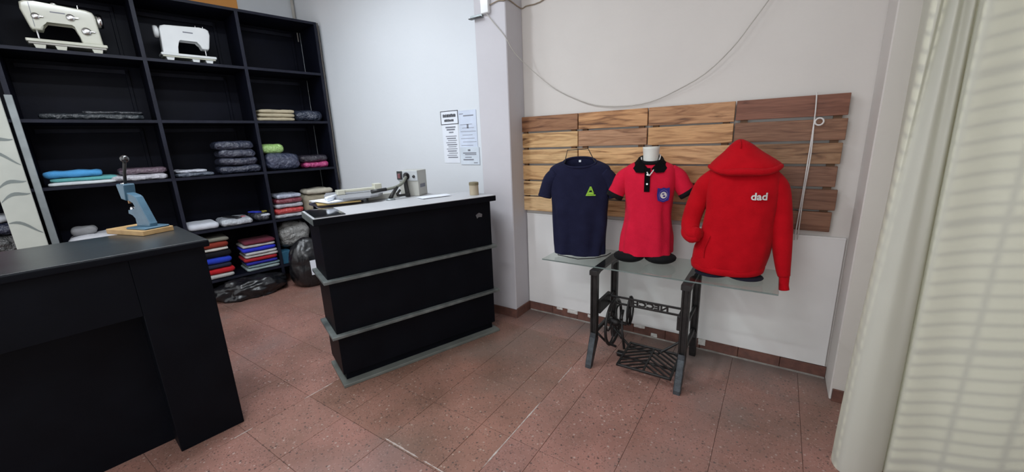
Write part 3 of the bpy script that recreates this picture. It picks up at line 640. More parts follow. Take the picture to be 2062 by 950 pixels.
# ------------------------------------------------------------------ middle counter
CA = Vector((-0.426, -1.739, 0)); CROT = R_(70); CD = Vector((math.sin(R_(20)), math.cos(R_(20)), 0)); CM = Vector((-math.cos(R_(20)), math.sin(R_(20)), 0))
def K(s, y, z): return CA + CD * s + CM * y + Vector((0, 0, z))
mc = thing('shop_counter', 'black stepped shop counter with two ledges and grey base', 'counter', CA, CROT)
CL = 1.285; CDp = 0.40
obj('base_strip', bx(0.0, CL, 0.0, CDp, 0.0, 0.022, bev=0.003), M_strip, mc)
obj('toe_kick', bx(0.035, CL - 0.035, 0.065, CDp - 0.01, 0.022, 0.075), M_black, mc)
obj('tier', bx(0.015, CL - 0.015, 0.045, CDp, 0.075, 0.358, bev=0.002), M_black, mc)
obj('ledge', bx(-0.025, CL + 0.025, 0.008, CDp, 0.358, 0.380, bev=0.003), M_edge, mc)
obj('tier', bx(0.010, CL - 0.010, 0.045, CDp, 0.380, 0.746, bev=0.002), M_black, mc)
obj('ledge', bx(-0.025, CL + 0.025, 0.008, CDp, 0.746, 0.768, bev=0.003), M_edge, mc)
obj('tier', bx(0.005, CL - 0.005, 0.045, CDp, 0.768, 1.135, bev=0.002), M_black, mc)
o = obj('counter_top', bx(-0.030, CL + 0.025, 0.0, CDp + 0.01, 1.135, 1.177, bev=0.003), M_black, mc)
obj('lacquer_sheet', bx(-0.027, CL + 0.022, 0.003, CDp + 0.007, 1.176, 1.180), M_grey_top, o)
obj('top_end_edge', bx(-0.0325, -0.0295, 0.004, CDp, 1.138, 1.177), M_edge, o)
bm = NB(); prism(bm, [(1.14, 1.035), (1.17, 1.05), (1.20, 1.035), (1.195, 1.012), (1.165, 1.015), (1.15, 1.005)], 0.0435, 0.0448)
obj('paint_chip', bm, mat('worn paint', (0.13, 0.13, 0.14), 0.6), mc)
# work table behind the counter
wt = thing('work_table', 'narrow grey topped work table behind the stepped counter', 'table', K(0.13, CDp + 0.015, 0), CROT)
obj('table_top', bx(0.0, 0.90, 0.0, 0.58, 1.14, 1.172, bev=0.003), M_grey_top, wt)
for x in (0.03, 0.87):
    for y in (0.03, 0.55): obj('leg', bx(x - 0.022, x + 0.022, y - 0.022, y + 0.022, 0, 1.14), M_black, wt)

# ---------------------------------------------- heat press on the work table
hp = thing('heat_press', 'grey white heat press with control box and swing lever', 'heat press', K(0.50, 0.655, 1.1725), CROT)
M_press = mat('press grey enamel', (0.46, 0.46, 0.42), 0.4, (0.42, 0.42, 0.385), 6)
M_pface = mat('press face panel', (0.50, 0.53, 0.55), 0.35)
# control box: rotated so that its face looks at the customer side
cbx = obj('control_box', bx(-0.088, 0.088, -0.075, 0.085, 0.0, 0.215, bev=0.006, seg=2), M_press, hp, loc=(0.385, -0.02, 0.0), rot=(0, 0, R_(-50)))
obj('face_panel', bx(-0.095, 0.088, -0.083, -0.074, 0.130, 0.213, bev=0.002), M_pface, cbx)
obj('display', bx(-0.097, -0.050, -0.090, -0.082, 0.142, 0.212, bev=0.002), M_dkplastic, cbx)
obj('switch', bx(-0.088, -0.064, -0.094, -0.089, 0.152, 0.192, bev=0.002), mat('red switch', (0.20, 0.07, 0.08), 0.4), cbx)
bm = NB(); lathe(bm, [(0.0, -0.086), (0.030, -0.086), (0.030, -0.082), (0, -0.082)], 20, (-0.012, 0, 0.170), 'Y'); obj('slot', bm, M_dkplastic, cbx)
bm = NB(); lathe(bm, [(0.0, -0.095), (0.010, -0.093), (0.013, -0.082), (0, -0.082)], 14, (0.055, 0, 0.165), 'Y'); obj('knob', bm, M_dkplastic, cbx)
obj('rating_plate', bx(0.0875, 0.0895, -0.045, 0.045, 0.07, 0.10), M_print, cbx)
bm = NB(); tube(bm, [(-0.012, -0.10, 0.19), (-0.008, -0.112, 0.10), (-0.002, -0.108, 0.0)], [0.016, 0.020, 0.022], 8, flat=0.6); obj('handle_post', bm, M_iron, cbx)
bm = NB(); tube(bm, [(0.300, -0.090, 0.165), (0.245, -0.125, 0.118), (0.16, -0.135, 0.090), (0.0, -0.13, 0.078)], [0.013, 0.012, 0.011, 0.012], 8, smooth=4); obj('lever', bm, mat('lever grey', (0.17, 0.18, 0.15), 0.45), hp, smooth=True)
bm = NB(); tube(bm, [(0.11, -0.134, 0.086), (-0.01, -0.13, 0.078)], 0.014, 10); obj('lever_grip', bm, M_dkplastic, hp, smooth=True)
bm = NB(); tube(bm, [(0.20, -0.135, 0.095), (0.15, -0.155, 0.045), (0.125, -0.165, 0.013)], [0.013, 0.015, 0.018], 8); tube(bm, [(0.22, -0.14, 0.07), (0.19, -0.15, 0.03), (0.30, -0.13, 0.025)], 0.010, 8, smooth=3); obj('linkage', bm, M_iron, hp, smooth=True)
bm = NB(); lathe(bm, [(0, 0), (0.035, 0), (0.035, 0.010), (0.02, 0.014), (0, 0.014)], 18, (0.125, -0.165, 0.0)); obj('linkage_foot', bm, M_alu, hp, smooth=True)
bm = NB(); prism(bm, [(-0.31, 0.10), (-0.24, -0.20), (-0.05, -0.235), (0.02, -0.20), (0.09, -0.10), (0.09, 0.22), (-0.26, 0.28)], 0.045, 0.062, 'Z', bev=0.004); obj('platen', bm, mat('platen grey', (0.30, 0.31, 0.33), 0.4, (0.25, 0.26, 0.28), 6), hp)
obj('platen_support', bx(-0.02, 0.24, -0.06, 0.0, 0.0, 0.045, bev=0.004), M_press, hp)
bm = NB(); box(bm, -0.21, 0.10, 0.02, 0.06, 0.075, 0.098, bev=0.004, M=Matrix.Rotation(R_(0), 4, 'Z')); obj('upper_arm', bm, M_cream, hp)
obj('arm_stop', bx(0.06, 0.12, 0.0, 0.07, 0.0625, 0.125, bev=0.004), M_cream, hp)
obj('arm_block', bx(-0.23, -0.17, 0.0, 0.07, 0.0625, 0.100, bev=0.004), M_cream, hp)
# papers on the counter and table
def paper_pile(name, label, s, y, z, w_, d_, n, rot, col, seed):
    r = random.Random(seed); t = thing(name, label, 'papers', K(s, y, z), CROT + rot)
    for k in range(n):
        bm = NB(); box(bm, -w_ / 2, w_ / 2, -d_ / 2, d_ / 2, 0.004 * k, 0.004 * k + 0.0035)
        bmesh.ops.subdivide_edges(bm, edges=bm.edges[:], cuts=4, use_grid_fill=True)
        obj('sheet', bm, col, t, loc=(r.uniform(-0.02, 0.02), r.uniform(-0.02, 0.02), 0), rot=(0, 0, r.uniform(-0.25, 0.25)))
    return t
M_manila = mat('manila paper', (0.50, 0.36, 0.14), 0.7); M_dkpap = mat('dark folder', (0.035, 0.03, 0.045), 0.6)
cbk = M_paper
tag(obj('folder', bx(-0.16, 0.16, -0.13, 0.13, 0, 0.018, bev=0.003), M_dkpap, loc=K(0.25, 0.64, 1.1725), rot=(0, 0, CROT + 0.15)), 'dark folder under the papers at the left table end', 'folder')
tag(obj('envelope', bx(-0.15, 0.15, -0.11, 0.11, 0, 0.012, bev=0.002), M_manila, loc=K(0.25, 0.58, 1.191), rot=(0, 0, CROT - 0.1)), 'yellow manila envelope under the loose white papers', 'envelope')
paper_pile('paper_pile', 'loose white papers on the manila envelope', 0.26, 0.60, 1.2035, 0.28, 0.26, 3, 0.1, M_paper, 5)
tag(obj('tray', puffy(0.185, 0.36, 0.008, 0.003, 5, 0.0), M_black_top, loc=K(0.075, 0.20, 1.1805), rot=(0, 0, CROT)), 'thin glossy dark tray at the left counter end', 'tray')
tag(obj('rolled_paper', (lambda b: (tube(b, [(-0.07, 0, 0.016), (0.07, 0, 0.016)], 0.015, 12), b)[1])(NB()), M_paper, loc=K(0.20, 0.55, 1.2205), rot=(0, 0, CROT + 0.9), smooth=True), 'small rolled white paper on the loose papers', 'paper')
paper_pile('paper_sheets', 'thin white sheets lying flat beside the control box', 0.93, 0.33, 1.1805, 0.24, 0.12, 2, -0.1, M_paper, 6)
# cream cup with dark band
cup = thing('cardboard_tin', 'round beige tin with darker lid at the right counter end', 'tin', K(1.20, 0.15, 1.1805))
bm = NB(); lathe(bm, [(0, 0), (0.036, 0), (0.037, 0.002), (0.037, 0.080), (0, 0.080)], 24); obj('body', bm, mat('beige card', (0.42, 0.36, 0.26), 0.7, (0.38, 0.32, 0.23), 20), cup, smooth=False)
bm = NB(); lathe(bm, [(0.0, 0.0801), (0.0392, 0.0801), (0.0392, 0.100), (0.034, 0.104), (0, 0.100)], 24); obj('lid', bm, mat('brown lid', (0.20, 0.17, 0.10), 0.6), cup)

# ------------------------------------------------------------------ left counter
LA = Vector((-0.667, -2.259, 0)); LROT = R_(84.5); LDv = Vector((math.sin(R_(5.5)), math.cos(R_(5.5)), 0)); LM = Vector((-math.cos(R_(5.5)), math.sin(R_(5.5)), 0))
def Q(s, y, z): return LA + LDv * s + LM * y + Vector((0, 0, z))
lc = thing('front_counter', 'black counter with recessed front panel holding the eyelet press', 'counter', LA, LROT)
obj('end_post', bx(-0.302, 0.0, 0.0, 0.62, 0.0, 1.105, bev=0.003), M_black, lc)
obj('header', bx(-2.30, -0.302, 0.0, 0.62, 0.812, 1.105, bev=0.002), M_black, lc)
obj('recessed_panel', bx(-2.30, -0.302, 0.165, 0.19, 0.0, 0.812), M_black, lc)
obj('far_post', bx(-2.60, -2.30, 0.0, 0.62, 0.0, 1.105, bev=0.003), M_black, lc)
o = obj('counter_top', bx(-2.63, 0.022, -0.028, 0.66, 1.105, 1.142, bev=0.008, seg=3), M_black, lc)
obj('lacquer_sheet', bx(-2.624, 0.016, -0.022, 0.654, 1.141, 1.145, bev=0.0015), M_left_top, o)

# eyelet press
ep = thing('eyelet_press', 'blue cast iron eyelet press with long black lever', 'hand press', (-1.255, -2.352, 1.1755), R_(15))
brd = tag(obj('wooden_board', bx(-0.17, 0.17, -0.080, 0.080, 0, 0.03, bev=0.003), M_board, loc=(-1.290, -2.362, 1.1455), rot=(0, 0, R_(15))), 'small pine board under the blue eyelet press', 'board')
bm = NB(); box(bm, -0.04, 0.13, -0.065, 0.065, 0, 0.012, bev=0.004); obj('foot_plate', bm, M_blue_iron, ep)
bm = NB(); prism(bm, [(-0.02, 0.012), (0.10, 0.012), (0.105, 0.03), (0.035, 0.185), (0.015, 0.195), (-0.045, 0.213), (-0.055, 0.19), (-0.045, 0.165), (0.0, 0.155), (0.008, 0.14), (0.012, 0.115), (-0.065, 0.107), (-0.07, 0.085), (-0.03, 0.08), (-0.01, 0.06)], -0.020, 0.020, bev=0.004); obj('c_frame', bm, M_blue_iron, ep)
bm = NB(); prism(bm, [(-0.085, 0.175), (-0.045, 0.165), (-0.030, 0.255), (-0.035, 0.262), (-0.095, 0.262), (-0.10, 0.255)], -0.028, 0.028, bev=0.004); obj('head', bm, M_blue_iron, ep)
bm = NB(); lathe(bm, [(0, 0.145), (0.007, 0.145), (0.007, 0.175), (0, 0.175)], 10, (-0.068, 0, 0)); obj('punch', bm, mat('brass', (0.35, 0.20, 0.10), 0.35, None, 8, metal=0.9), ep)
bm = NB(); lathe(bm, [(0, 0.105), (0.012, 0.105), (0.012, 0.118), (0.008, 0.124), (0, 0.124)], 12, (-0.055, 0, 0)); obj('die', bm, M_chrome, ep)
bm = NB(); tube(bm, [(-0.062, 0, 0.255), (-0.045, 0, 0.32), (-0.012, 0.0, 0.395)], [0.008, 0.008, 0.009], 10); obj('lever', bm, M_iron, ep, smooth=True)
bm = NB(); bmesh.ops.create_uvsphere(bm, u_segments=18, v_segments=12, radius=0.021, matrix=Matrix.Translation((-0.008, 0, 0.405))); obj('ball_knob', bm, mat('black ball', (0.015, 0.015, 0.017), 0.15, coat=1.0), ep, smooth=True)
bm = NB(); lathe(bm, [(0.016, 0.258), (0.014, 0.266), (0, 0.268)], 14, (-0.078, 0, 0)); obj('bolt_cap', bm, M_chrome, ep, smooth=True)

# ------------------------------------------------------------------ plank cladding on the back wall
pk = thing('wood_slat_panel', 'wall panel of six rows of brown wooden planks', 'wood panel', (0, 0, 0))
XJ = [-0.035, 0.524, 1.068, 1.616, 2.185]
tone = {(0, 0): (0.28, 0.135, 0.065), (0, 1): (0.40, 0.215, 0.095), (0, 2): (0.34, 0.18, 0.085), (0, 3): (0.215, 0.085, 0.050),  # wood colours with the light's falloff towards the right mixed in
        (1, 0): (0.62, 0.40, 0.19), (1, 1): (0.30, 0.165, 0.090), (1, 2): (0.42, 0.235, 0.105), (1, 3): (0.235, 0.115, 0.065),
        (2, 0): (0.60, 0.39, 0.19), (2, 1): (0.50, 0.30, 0.14), (2, 2): (0.46, 0.27, 0.13), (2, 3): (0.30, 0.170, 0.090),
        (3, 0): (0.58, 0.36, 0.17), (3, 1): (0.46, 0.27, 0.12), (3, 2): (0.40, 0.22, 0.10), (3, 3): (0.205, 0.100, 0.060),
        (4, 0): (0.66, 0.46, 0.24), (4, 1): (0.48, 0.28, 0.13), (4, 2): (0.38, 0.21, 0.10), (4, 3): (0.200, 0.095, 0.056),
        (5, 0): (0.66, 0.46, 0.25), (5, 1): (0.40, 0.23, 0.11), (5, 2): (0.36, 0.20, 0.10), (5, 3): (0.225, 0.105, 0.060)}
pitch = (1.790 - 0.972) / 6
for r in range(6):
    for c in range(4):
        x0, x1 = XJ[c] + 0.004, XJ[c + 1] - 0.004
        if c == 3: x1 += (-0.004, 0.0, -0.006, -0.012, 0.004, -0.006)[r]
        zt = 1.790 - pitch * r; hh = pitch - 0.0145 + rnd.uniform(-0.004, 0.003)
        bm = NB(); box(bm, -(x1 - x0) / 2, (x1 - x0) / 2, -0.011, 0.011, -hh / 2, hh / 2)
        bmesh.ops.bevel(bm, geom=bm.edges[:], offset=0.002, segments=1, affect='EDGES')
        o = obj('plank', bm, M_wood, pk, loc=((x0 + x1) / 2, -0.036 + rnd.uniform(-0.002, 0.002), zt - hh / 2 - 0.002), rot=(0, rnd.uniform(-0.003, 0.003), 0))
        kk = (1.20, 1.6, 1.5, 1.15)[c]; o.color = (*[min(1.0, v * kk) for v in tone[(r, c)]], 1)
for c in range(4):
    for x in (XJ[c] + 0.05, XJ[c + 1] - 0.05):
        obj('batten', bx(x - 0.02, x + 0.02, -0.0245, -0.001, 0.985, 1.78), mat('batten wood', (0.20, 0.11, 0.06), 0.7) if c == 0 and x < 0.1 else bpy.data.materials['batten wood'], pk)

# white pull cord with ring in front of the planks
t = thing('pull_cord', 'white pull cord with a small ring hanging over the planks', 'cord', (2.02, -0.07, 0))
bm = NB(); tube(bm, [(0.0, 0.012, 1.80), (0.003, 0, 1.75), (0.006, 0, 1.64), (0.002, 0, 1.40), (-0.004, 0, 1.15), (-0.012, 0, 0.925)], 0.0035, 6, smooth=3); obj('strand', bm, M_cordw, t, smooth=True)
bm = NB(); tube(bm, [(0.006, 0, 1.64), (0.012, -0.004, 1.45), (0.004, -0.004, 1.2), (0.004, -0.002, 0.93)], 0.0032, 6, smooth=3); obj('strand', bm, M_cordw, t, smooth=True)
bm = NB(); tube(bm, [(0.030 + 0.020 * math.cos(2 * math.pi * k / 20), -0.002, 1.638 + 0.020 * math.sin(2 * math.pi * k / 20)) for k in range(20)], 0.0045, 8, closed=True); obj('ring', bm, M_cordw, t, smooth=True)

# wires and junction box on the column
jb = thing('junction_box', 'white junction box with a small bracket on the column', 'junction box', (0, 0, 0))
obj('box', bx(-0.215, -0.140, -0.275, -0.241, 2.585, 2.78, bev=0.004), M_white_en, jb)
obj('bracket', bx(-0.335, -0.212, -0.262, -0.241, 2.565, 2.592, bev=0.002), M_alu, jb)
obj('bracket_lip', bx(-0.335, -0.212, -0.285, -0.262, 2.565, 2.570), M_iron, jb)
bm = NB(); tube(bm, [(-0.165, -0.262, 2.58), (-0.10, -0.252, 2.50), (-0.012, -0.248, 2.40), (0.05, -0.20, 2.27), (0.15, -0.10, 2.14), (0.30, -0.022, 2.00), (0.48, -0.016, 1.905), (0.66, -0.016, 1.838), (0.88, -0.016, 1.815), (1.07, -0.016, 1.829), (1.25, -0.03, 1.89), (1.42, -0.04, 1.975), (1.56, -0.05, 2.10), (1.65, -0.05, 2.22), (1.78, -0.04, 2.42), (1.95, -0.03, 2.75)], 0.0032, 6, smooth=3)
tag(obj('wire', bm, M_wire, smooth=True), 'thin grey wire drooping across the wall above the planks', 'wire')
bm = NB(); tube(bm, [(-0.138, -0.252, 2.64), (-0.06, -0.248, 2.655), (-0.004, -0.247, 2.645), (0.008, -0.20, 2.66), (0.006, -0.02, 2.64), (0.05, -0.010, 2.65), (0.18, -0.008, 2.655), (0.36, -0.008, 2.72)], 0.0045, 6, smooth=3)
tag(obj('wire', bm, mat('beige wire', (0.30, 0.24, 0.17), 0.6), smooth=True), 'beige wire running round the column corner near the top', 'wire')

# notices on the wall left of the column
def notice(name, label, x0, x1, z0, z1, lines, head=None, y=-0.0075, rot=0.0, m=M_paper):
    t = thing(name, label, 'notice', ((x0 + x1) / 2, y, (z0 + z1) / 2), 0); t.rotation_euler = (0, rot, 0)
    hw, hh = (x1 - x0) / 2, (z1 - z0) / 2
    bm = NB(); box(bm, -hw, hw, -0.0018, 0.0, -hh, hh); obj('sheet', bm, m, t)
    bm = NB()
    for (u0, u1, v, h) in lines: box(bm, -hw + 2 * hw * u0, -hw + 2 * hw * u1, -0.0026, -0.0018, -hh + 2 * hh * v - h, -hh + 2 * hh * v + h)
    if lines: obj('print', bm, M_print, t)
    return t, hw, hh
t, hw, hh = notice('header_notice', 'small framed header notice with bold print', -0.985, -0.755, 1.775, 1.905, [], m=M_paper)
bm = NB()
for a in ((-hw, hw, hh - 0.006, hh), (-hw, hw, -hh, -hh + 0.006), (-hw, -hw + 0.006, -hh, hh), (hw - 0.006, hw, -hh, hh)): box(bm, a[0], a[1], -0.0036, -0.0017, a[2], a[3])
obj('border', bm, M_print_dk, t)
bm = NB(); r = random.Random(3)
for (zz, xa, xb, hgt) in ((0.020, -0.085, 0.085, 0.016), (-0.026, -0.068, 0.050, 0.012)):
    x = xa
    while x < xb:
        wv = r.uniform(0.007, 0.014); box(bm, x, x + wv, -0.0027, -0.0018, zz - hgt, zz + hgt * r.uniform(0.6, 1.0)); x += wv + 0.0025
obj('print', bm, M_print_dk, t)
ln = [(0.22, 0.85, 0.93, 0.007), (0.28, 0.80, 0.87, 0.007), (0.42, 0.70, 0.80, 0.006)] + [(0.2 + 0.06 * (k % 3), 0.88 - 0.05 * (k % 2), 0.70 - 0.055 * k, 0.0035 + 0.002 * (k % 3 == 1)) for k in range(11)]
notice('price_notice', 'narrow white notice with centred lines under the header', -0.975, -0.765, 1.40, 1.774, ln)
ln = [(0.05, 0.28, 0.93, 0.003), (0.28, 0.85, 0.885, 0.005)] + [(0.08 + 0.1 * (k % 2), 0.75 + 0.1 * (k % 3), 0.70 - 0.075 * k, 0.002) for k in range(7)] + [(0.45, 0.55, 0.66, 0.02)]
notice('long_notice', 'tall pale blue notice beside the framed header', -0.750, -0.530, 1.46, 1.895, ln, y=-0.0095, m=mat('pale blue paper', (0.66, 0.73, 0.86), 0.7))
ln = [(0.42, 0.55, 0.82, 0.009), (0.15, 0.85, 0.66, 0.005), (0.25, 0.85, 0.57, 0.004), (0.25, 0.6, 0.42, 0.004), (0.15, 0.7, 0.28, 0.006), (0.7, 0.9, 0.1, 0.004)]
notice('short_notice', 'short pale certificate under the tall notice', -0.752, -0.515, 1.385, 1.552, ln, y=-0.0125, m=mat('pale certificate paper', (0.68, 0.75, 0.83), 0.7))

# ------------------------------------------------------------------ treadle sewing stand
ts = thing('treadle_stand', 'dark cast iron treadle sewing stand under the glass', 'sewing stand', (1.19, -0.365, 0))
GZ = 0.706
for sx in (-0.298, 0.298):
    for sy, ft in ((-1, -0.315), (1, 0.25)):
        yt = sy * 0.205
        bm = NB()
        box(bm, sx - 0.024, sx - 0.012, yt - 0.022, yt + 0.022, 0.20, GZ - 0.03, bev=0.003)
        box(bm, sx + 0.012, sx + 0.024, yt - 0.022, yt + 0.022, 0.20, GZ - 0.03, bev=0.003)
        box(bm, sx - 0.014, sx + 0.014, yt - 0.010, yt + 0.010, 0.19, GZ - 0.03)
        lg = obj('leg', bm, M_iron, ts)
        bm = NB(); y1 = yt + sy * 0.0; k = sy
        prism(bm, [(y1 - k * 0.024, 0.215), (y1 + k * 0.024, 0.235), (y1 + k * 0.030, 0.20), (ft, 0.025), (ft + k * 0.004, 0.0), (ft - k * 0.035, 0.0), (ft - k * 0.048, 0.03), (y1 - k * 0.03, 0.17)], sx - 0.022, sx + 0.022, 'X', bev=0.005); obj('foot', bm, M_ironfoot if sy < 0 else M_iron, lg)
    bm = NB(); prism(bm, [(-0.235, GZ - 0.035), (-0.235, GZ - 0.004), (-0.228, GZ), (0.228, GZ), (0.235, GZ - 0.004), (0.235, GZ - 0.035), (0.20, GZ - 0.035), (0.17, GZ - 0.018), (-0.17, GZ - 0.018), (-0.20, GZ - 0.035)], sx - 0.030, sx + 0.030, 'X', bev=0.003); obj('top_bracket', bm, M_iron, ts)
    bm = NB(); box(bm, sx - 0.012, sx + 0.012, -0.19, 0.19, 0.215, 0.240, bev=0.004); box(bm, sx - 0.010, sx + 0.010, -0.19, 0.19, 0.40, 0.415, bev=0.003); obj('side_stretcher', bm, M_iron, ts)
# name rails with letters, brand facing the wall
for z in (0.397, 0.447): obj('name_rail', bx(-0.275, 0.262, -0.004, 0.008, z - 0.007, z + 0.007, bev=0.002), M_iron, ts)
for x in (-0.272, 0.262): obj('rail_bracket', bx(x - 0.012, x + 0.012, -0.19, 0.014, 0.375, 0.475, bev=0.004), M_iron, ts)
bm = text_bm('NECCHI', 0.060, 0.004, 0.0022); xs_ = [v.co.x for v in bm.verts]; zs_ = [v.co.y for v in bm.verts]
kx = 0.275 / (max(xs_) - min(xs_)); kz = 0.040 / (max(zs_) - min(zs_)); cx_ = (max(xs_) + min(xs_)) / 2; cz_ = (max(zs_) + min(zs_)) / 2
for v in bm.verts: v.co = Vector((-(v.co.x - cx_) * kx, v.co.z, (v.co.y - cz_) * kz))
obj('lettering', bm, M_iron, ts, loc=(0.02, 0.002, 0.422))
# flywheel in the plane of the side frame
fw = thing('x', 'x', 'x'); bpy.data.objects.remove(fw)
WC = (-0.215, -0.035, 0.262)
bm = NB(); tube(bm, [(WC[0], WC[1] + 0.168 * math.cos(2 * math.pi * k / 40), WC[2] + 0.168 * math.sin(2 * math.pi * k / 40)) for k in range(40)], 0.010, 8, closed=True, flat=1.4); wh = obj('flywheel', bm, M_iron, ts, smooth=True)
for k in range(5):
    a = 2 * math.pi * k / 5 + 0.4; pts = []
    for q in range(7):
        rr = 0.025 + 0.14 * q / 6; aa = a + 0.5 * math.sin(math.pi * q / 6); pts.append((WC[0], WC[1] + rr * math.cos(aa), WC[2] + rr * math.sin(aa)))
    bm = NB(); tube(bm, pts, 0.0065, 6); obj('spoke', bm, M_iron, wh, smooth=True)
bm = NB(); lathe(bm, [(0, -0.03), (0.028, -0.03), (0.032, 0.0), (0.028, 0.03), (0.014, 0.05), (0, 0.05)], 16, WC, 'X'); obj('hub', bm, M_iron, wh, smooth=True)
bm = NB(); tube(bm, [(-0.12, 0.05 + 0.075 * math.cos(2 * math.pi * k / 28), 0.335 + 0.11 * math.sin(2 * math.pi * k / 28)) for k in range(28)], 0.007, 6, closed=True); obj('belt_guard', bm, M_iron, ts, smooth=True)
bm = NB(); tube(bm, [(-0.275, -0.035, 0.262), (-0.12, -0.035, 0.262)], 0.011, 8); tube(bm, [(-0.12, -0.035, 0.262), (-0.12, 0.05, 0.41)], 0.008, 8); tube(bm, [(-0.12, 0.05, 0.22), (-0.12, 0.05, 0.45)], 0.010, 8); obj('crank_bracket', bm, M_iron, ts, smooth=True)
bm = NB(); tube(bm, [(-0.155, -0.03, 0.315), (-0.145, -0.05, 0.20), (-0.115, -0.08, 0.085)], [0.008, 0.010, 0.009], 8); tube(bm, [(-0.155, -0.05, 0.30), (-0.165, 0.02, 0.34)], 0.012, 8); obj('pitman_rod', bm, M_iron, ts, smooth=True)
for (a, b_, r1) in (((-0.276, -0.19, 0.22), (-0.17, -0.10, 0.10), 0.009), ((-0.276, 0.16, 0.22), (-0.17, 0.02, 0.11), 0.009)):
    bm = NB(); tube(bm, [a, ((a[0] + b_[0]) / 2, (a[1] + b_[1]) / 2, a[2] * 0.35 + b_[2] * 0.65), b_], r1, 6, smooth=4); obj('wheel_stay', bm, M_iron, ts, smooth=True)
bm = NB(); tube(bm, [(-0.285, 0.015, 0.235), (-0.10, 0.015, 0.06), (0.10, 0.015, 0.06), (0.285, 0.015, 0.235)], 0.009, 8); tube(bm, [(-0.15, -0.13, 0.055), (0.275, -0.13, 0.055)], 0.009, 8); obj('cross_stay', bm, M_iron, ts, smooth=True)
# pedal with slanted ribs, front edge dipping
pd = obj('pedal', (lambda b: (box(b, -0.18, -0.166, -0.155, 0.155, -0.008, 0.008, bev=0.002), box(b, 0.166, 0.18, -0.155, 0.155, -0.008, 0.008, bev=0.002), box(b, -0.18, 0.18, -0.155, -0.141, -0.008, 0.008, bev=0.002), box(b, -0.18, 0.18, 0.141, 0.155, -0.008, 0.008, bev=0.002), box(b, -0.006, 0.006, -0.15, 0.15, -0.007, 0.005), b)[-1])(NB()), M_iron, ts, loc=(0.075, -0.13, 0.082), rot=(R_(4), 0, 0))
for half in (-1, 1):
    for k in range(9):
        c0 = -0.155 + 0.045 * k + (0.0 if half < 0 else 0.02)
        # rib running diagonally across one half
        xa, xb = (-0.168, -0.006) if half < 0 else (0.006, 0.168)
        ya, yb = c0 - 0.06, c0 + 0.06
        if half > 0: ya, yb = yb, ya
        lo, hi = -0.145, 0.145
        def clip(xa, ya, xb, yb):
            pa, pb = Vector((xa, ya)), Vector((xb, yb)); d = pb - pa; t0, t1 = 0.0, 1.0
            for s_, lim in ((1, hi), (-1, -lo)):
                num = lim - s_ * pa.y; den = s_ * d.y
                if den > 0: t1 = min(t1, num / den)
                elif den < 0: t0 = max(t0, num / den)
            return (pa + d * t0, pa + d * t1) if t1 - t0 > 0.08 else None
        cc = clip(xa, ya, xb, yb)
        if not cc: continue
        p, q = cc; d = q - p; M = Matrix.Translation((*((p + q) / 2), 0)) @ Matrix.Rotation(math.atan2(d.y, d.x), 4, 'Z')
        bm = NB(); box(bm, -d.length / 2, d.length / 2, -0.005, 0.005, -0.005, 0.004, M=M); obj('pedal_rib', bm, M_iron, pd)
bm = NB(); box(bm, -0.225, -0.178, -0.02, 0.02, -0.012, 0.004, bev=0.003); box(bm, 0.178, 0.225, -0.02, 0.02, -0.012, 0.004, bev=0.003); obj('pedal_pivot', bm, M_iron, pd)

# glass sheet
gx0, gx1, gy0, gy1 = 0.452, 1.950, -0.535, -0.075
gs = thing('glass_top', 'clear glass sheet laid on the treadle stand', 'glass sheet', (0, 0, 0))
GT = GZ + 0.010
obj('sheet', bx(gx0, gx1, gy0, gy1, GZ + 0.0003, GT), M_glass, gs)
obj('front_edge', bx(gx0, gx1, gy0 - 0.0012, gy0, GZ + 0.001, GT - 0.0002), M_glass_edge, gs)
obj('end_edge', bx(gx1, gx1 + 0.0012, gy0, gy1, GZ + 0.001, GT - 0.0002), M_glass_edge, gs)
GT += 0.0006

# ------------------------------------------------------------------ garments
def zz(z): return z - GT
def mk(rs): return [(a, b_, zz(z), c, d, e) for (a, b_, z, c, d, e) in rs]
def fold(k1, amp, z0, z1):
    def f(t, z):
        u = max(0.0, min(1.0, (z1 - z) / (z1 - z0)))
        c, s_ = math.cos(t), math.sin(t)
        wr = noise.noise(Vector((c * 2.4 + k1, s_ * 2.4, z * 5.0))) * 0.010 + noise.noise(Vector((c * 6.0, s_ * 6.0 + k1, z * 9.0 + c * 3))) * 0.005
        return amp * u * (math.sin(k1 * t + 9 * z) * 0.6 + math.sin((k1 + 4) * t - 5 * z + 1.3) * 0.4) + wr * min(1.0, u * 2.5)
    return f
def arc(rings_last, n=40, lift=0.0, k=1.0):
    cx, cy, z, a, b_, tl = rings_last[:6]; pts = []
    for i in range(n):
        t = 2 * math.pi * i / n; c, s = math.cos(t), math.sin(t); e = 2.4
        pts.append((cx + k * a * math.copysign(abs(c) ** (2 / e), c), cy + k * b_ * math.copysign(abs(s) ** (2 / e), s), z + tl * s + lift))
    return pts

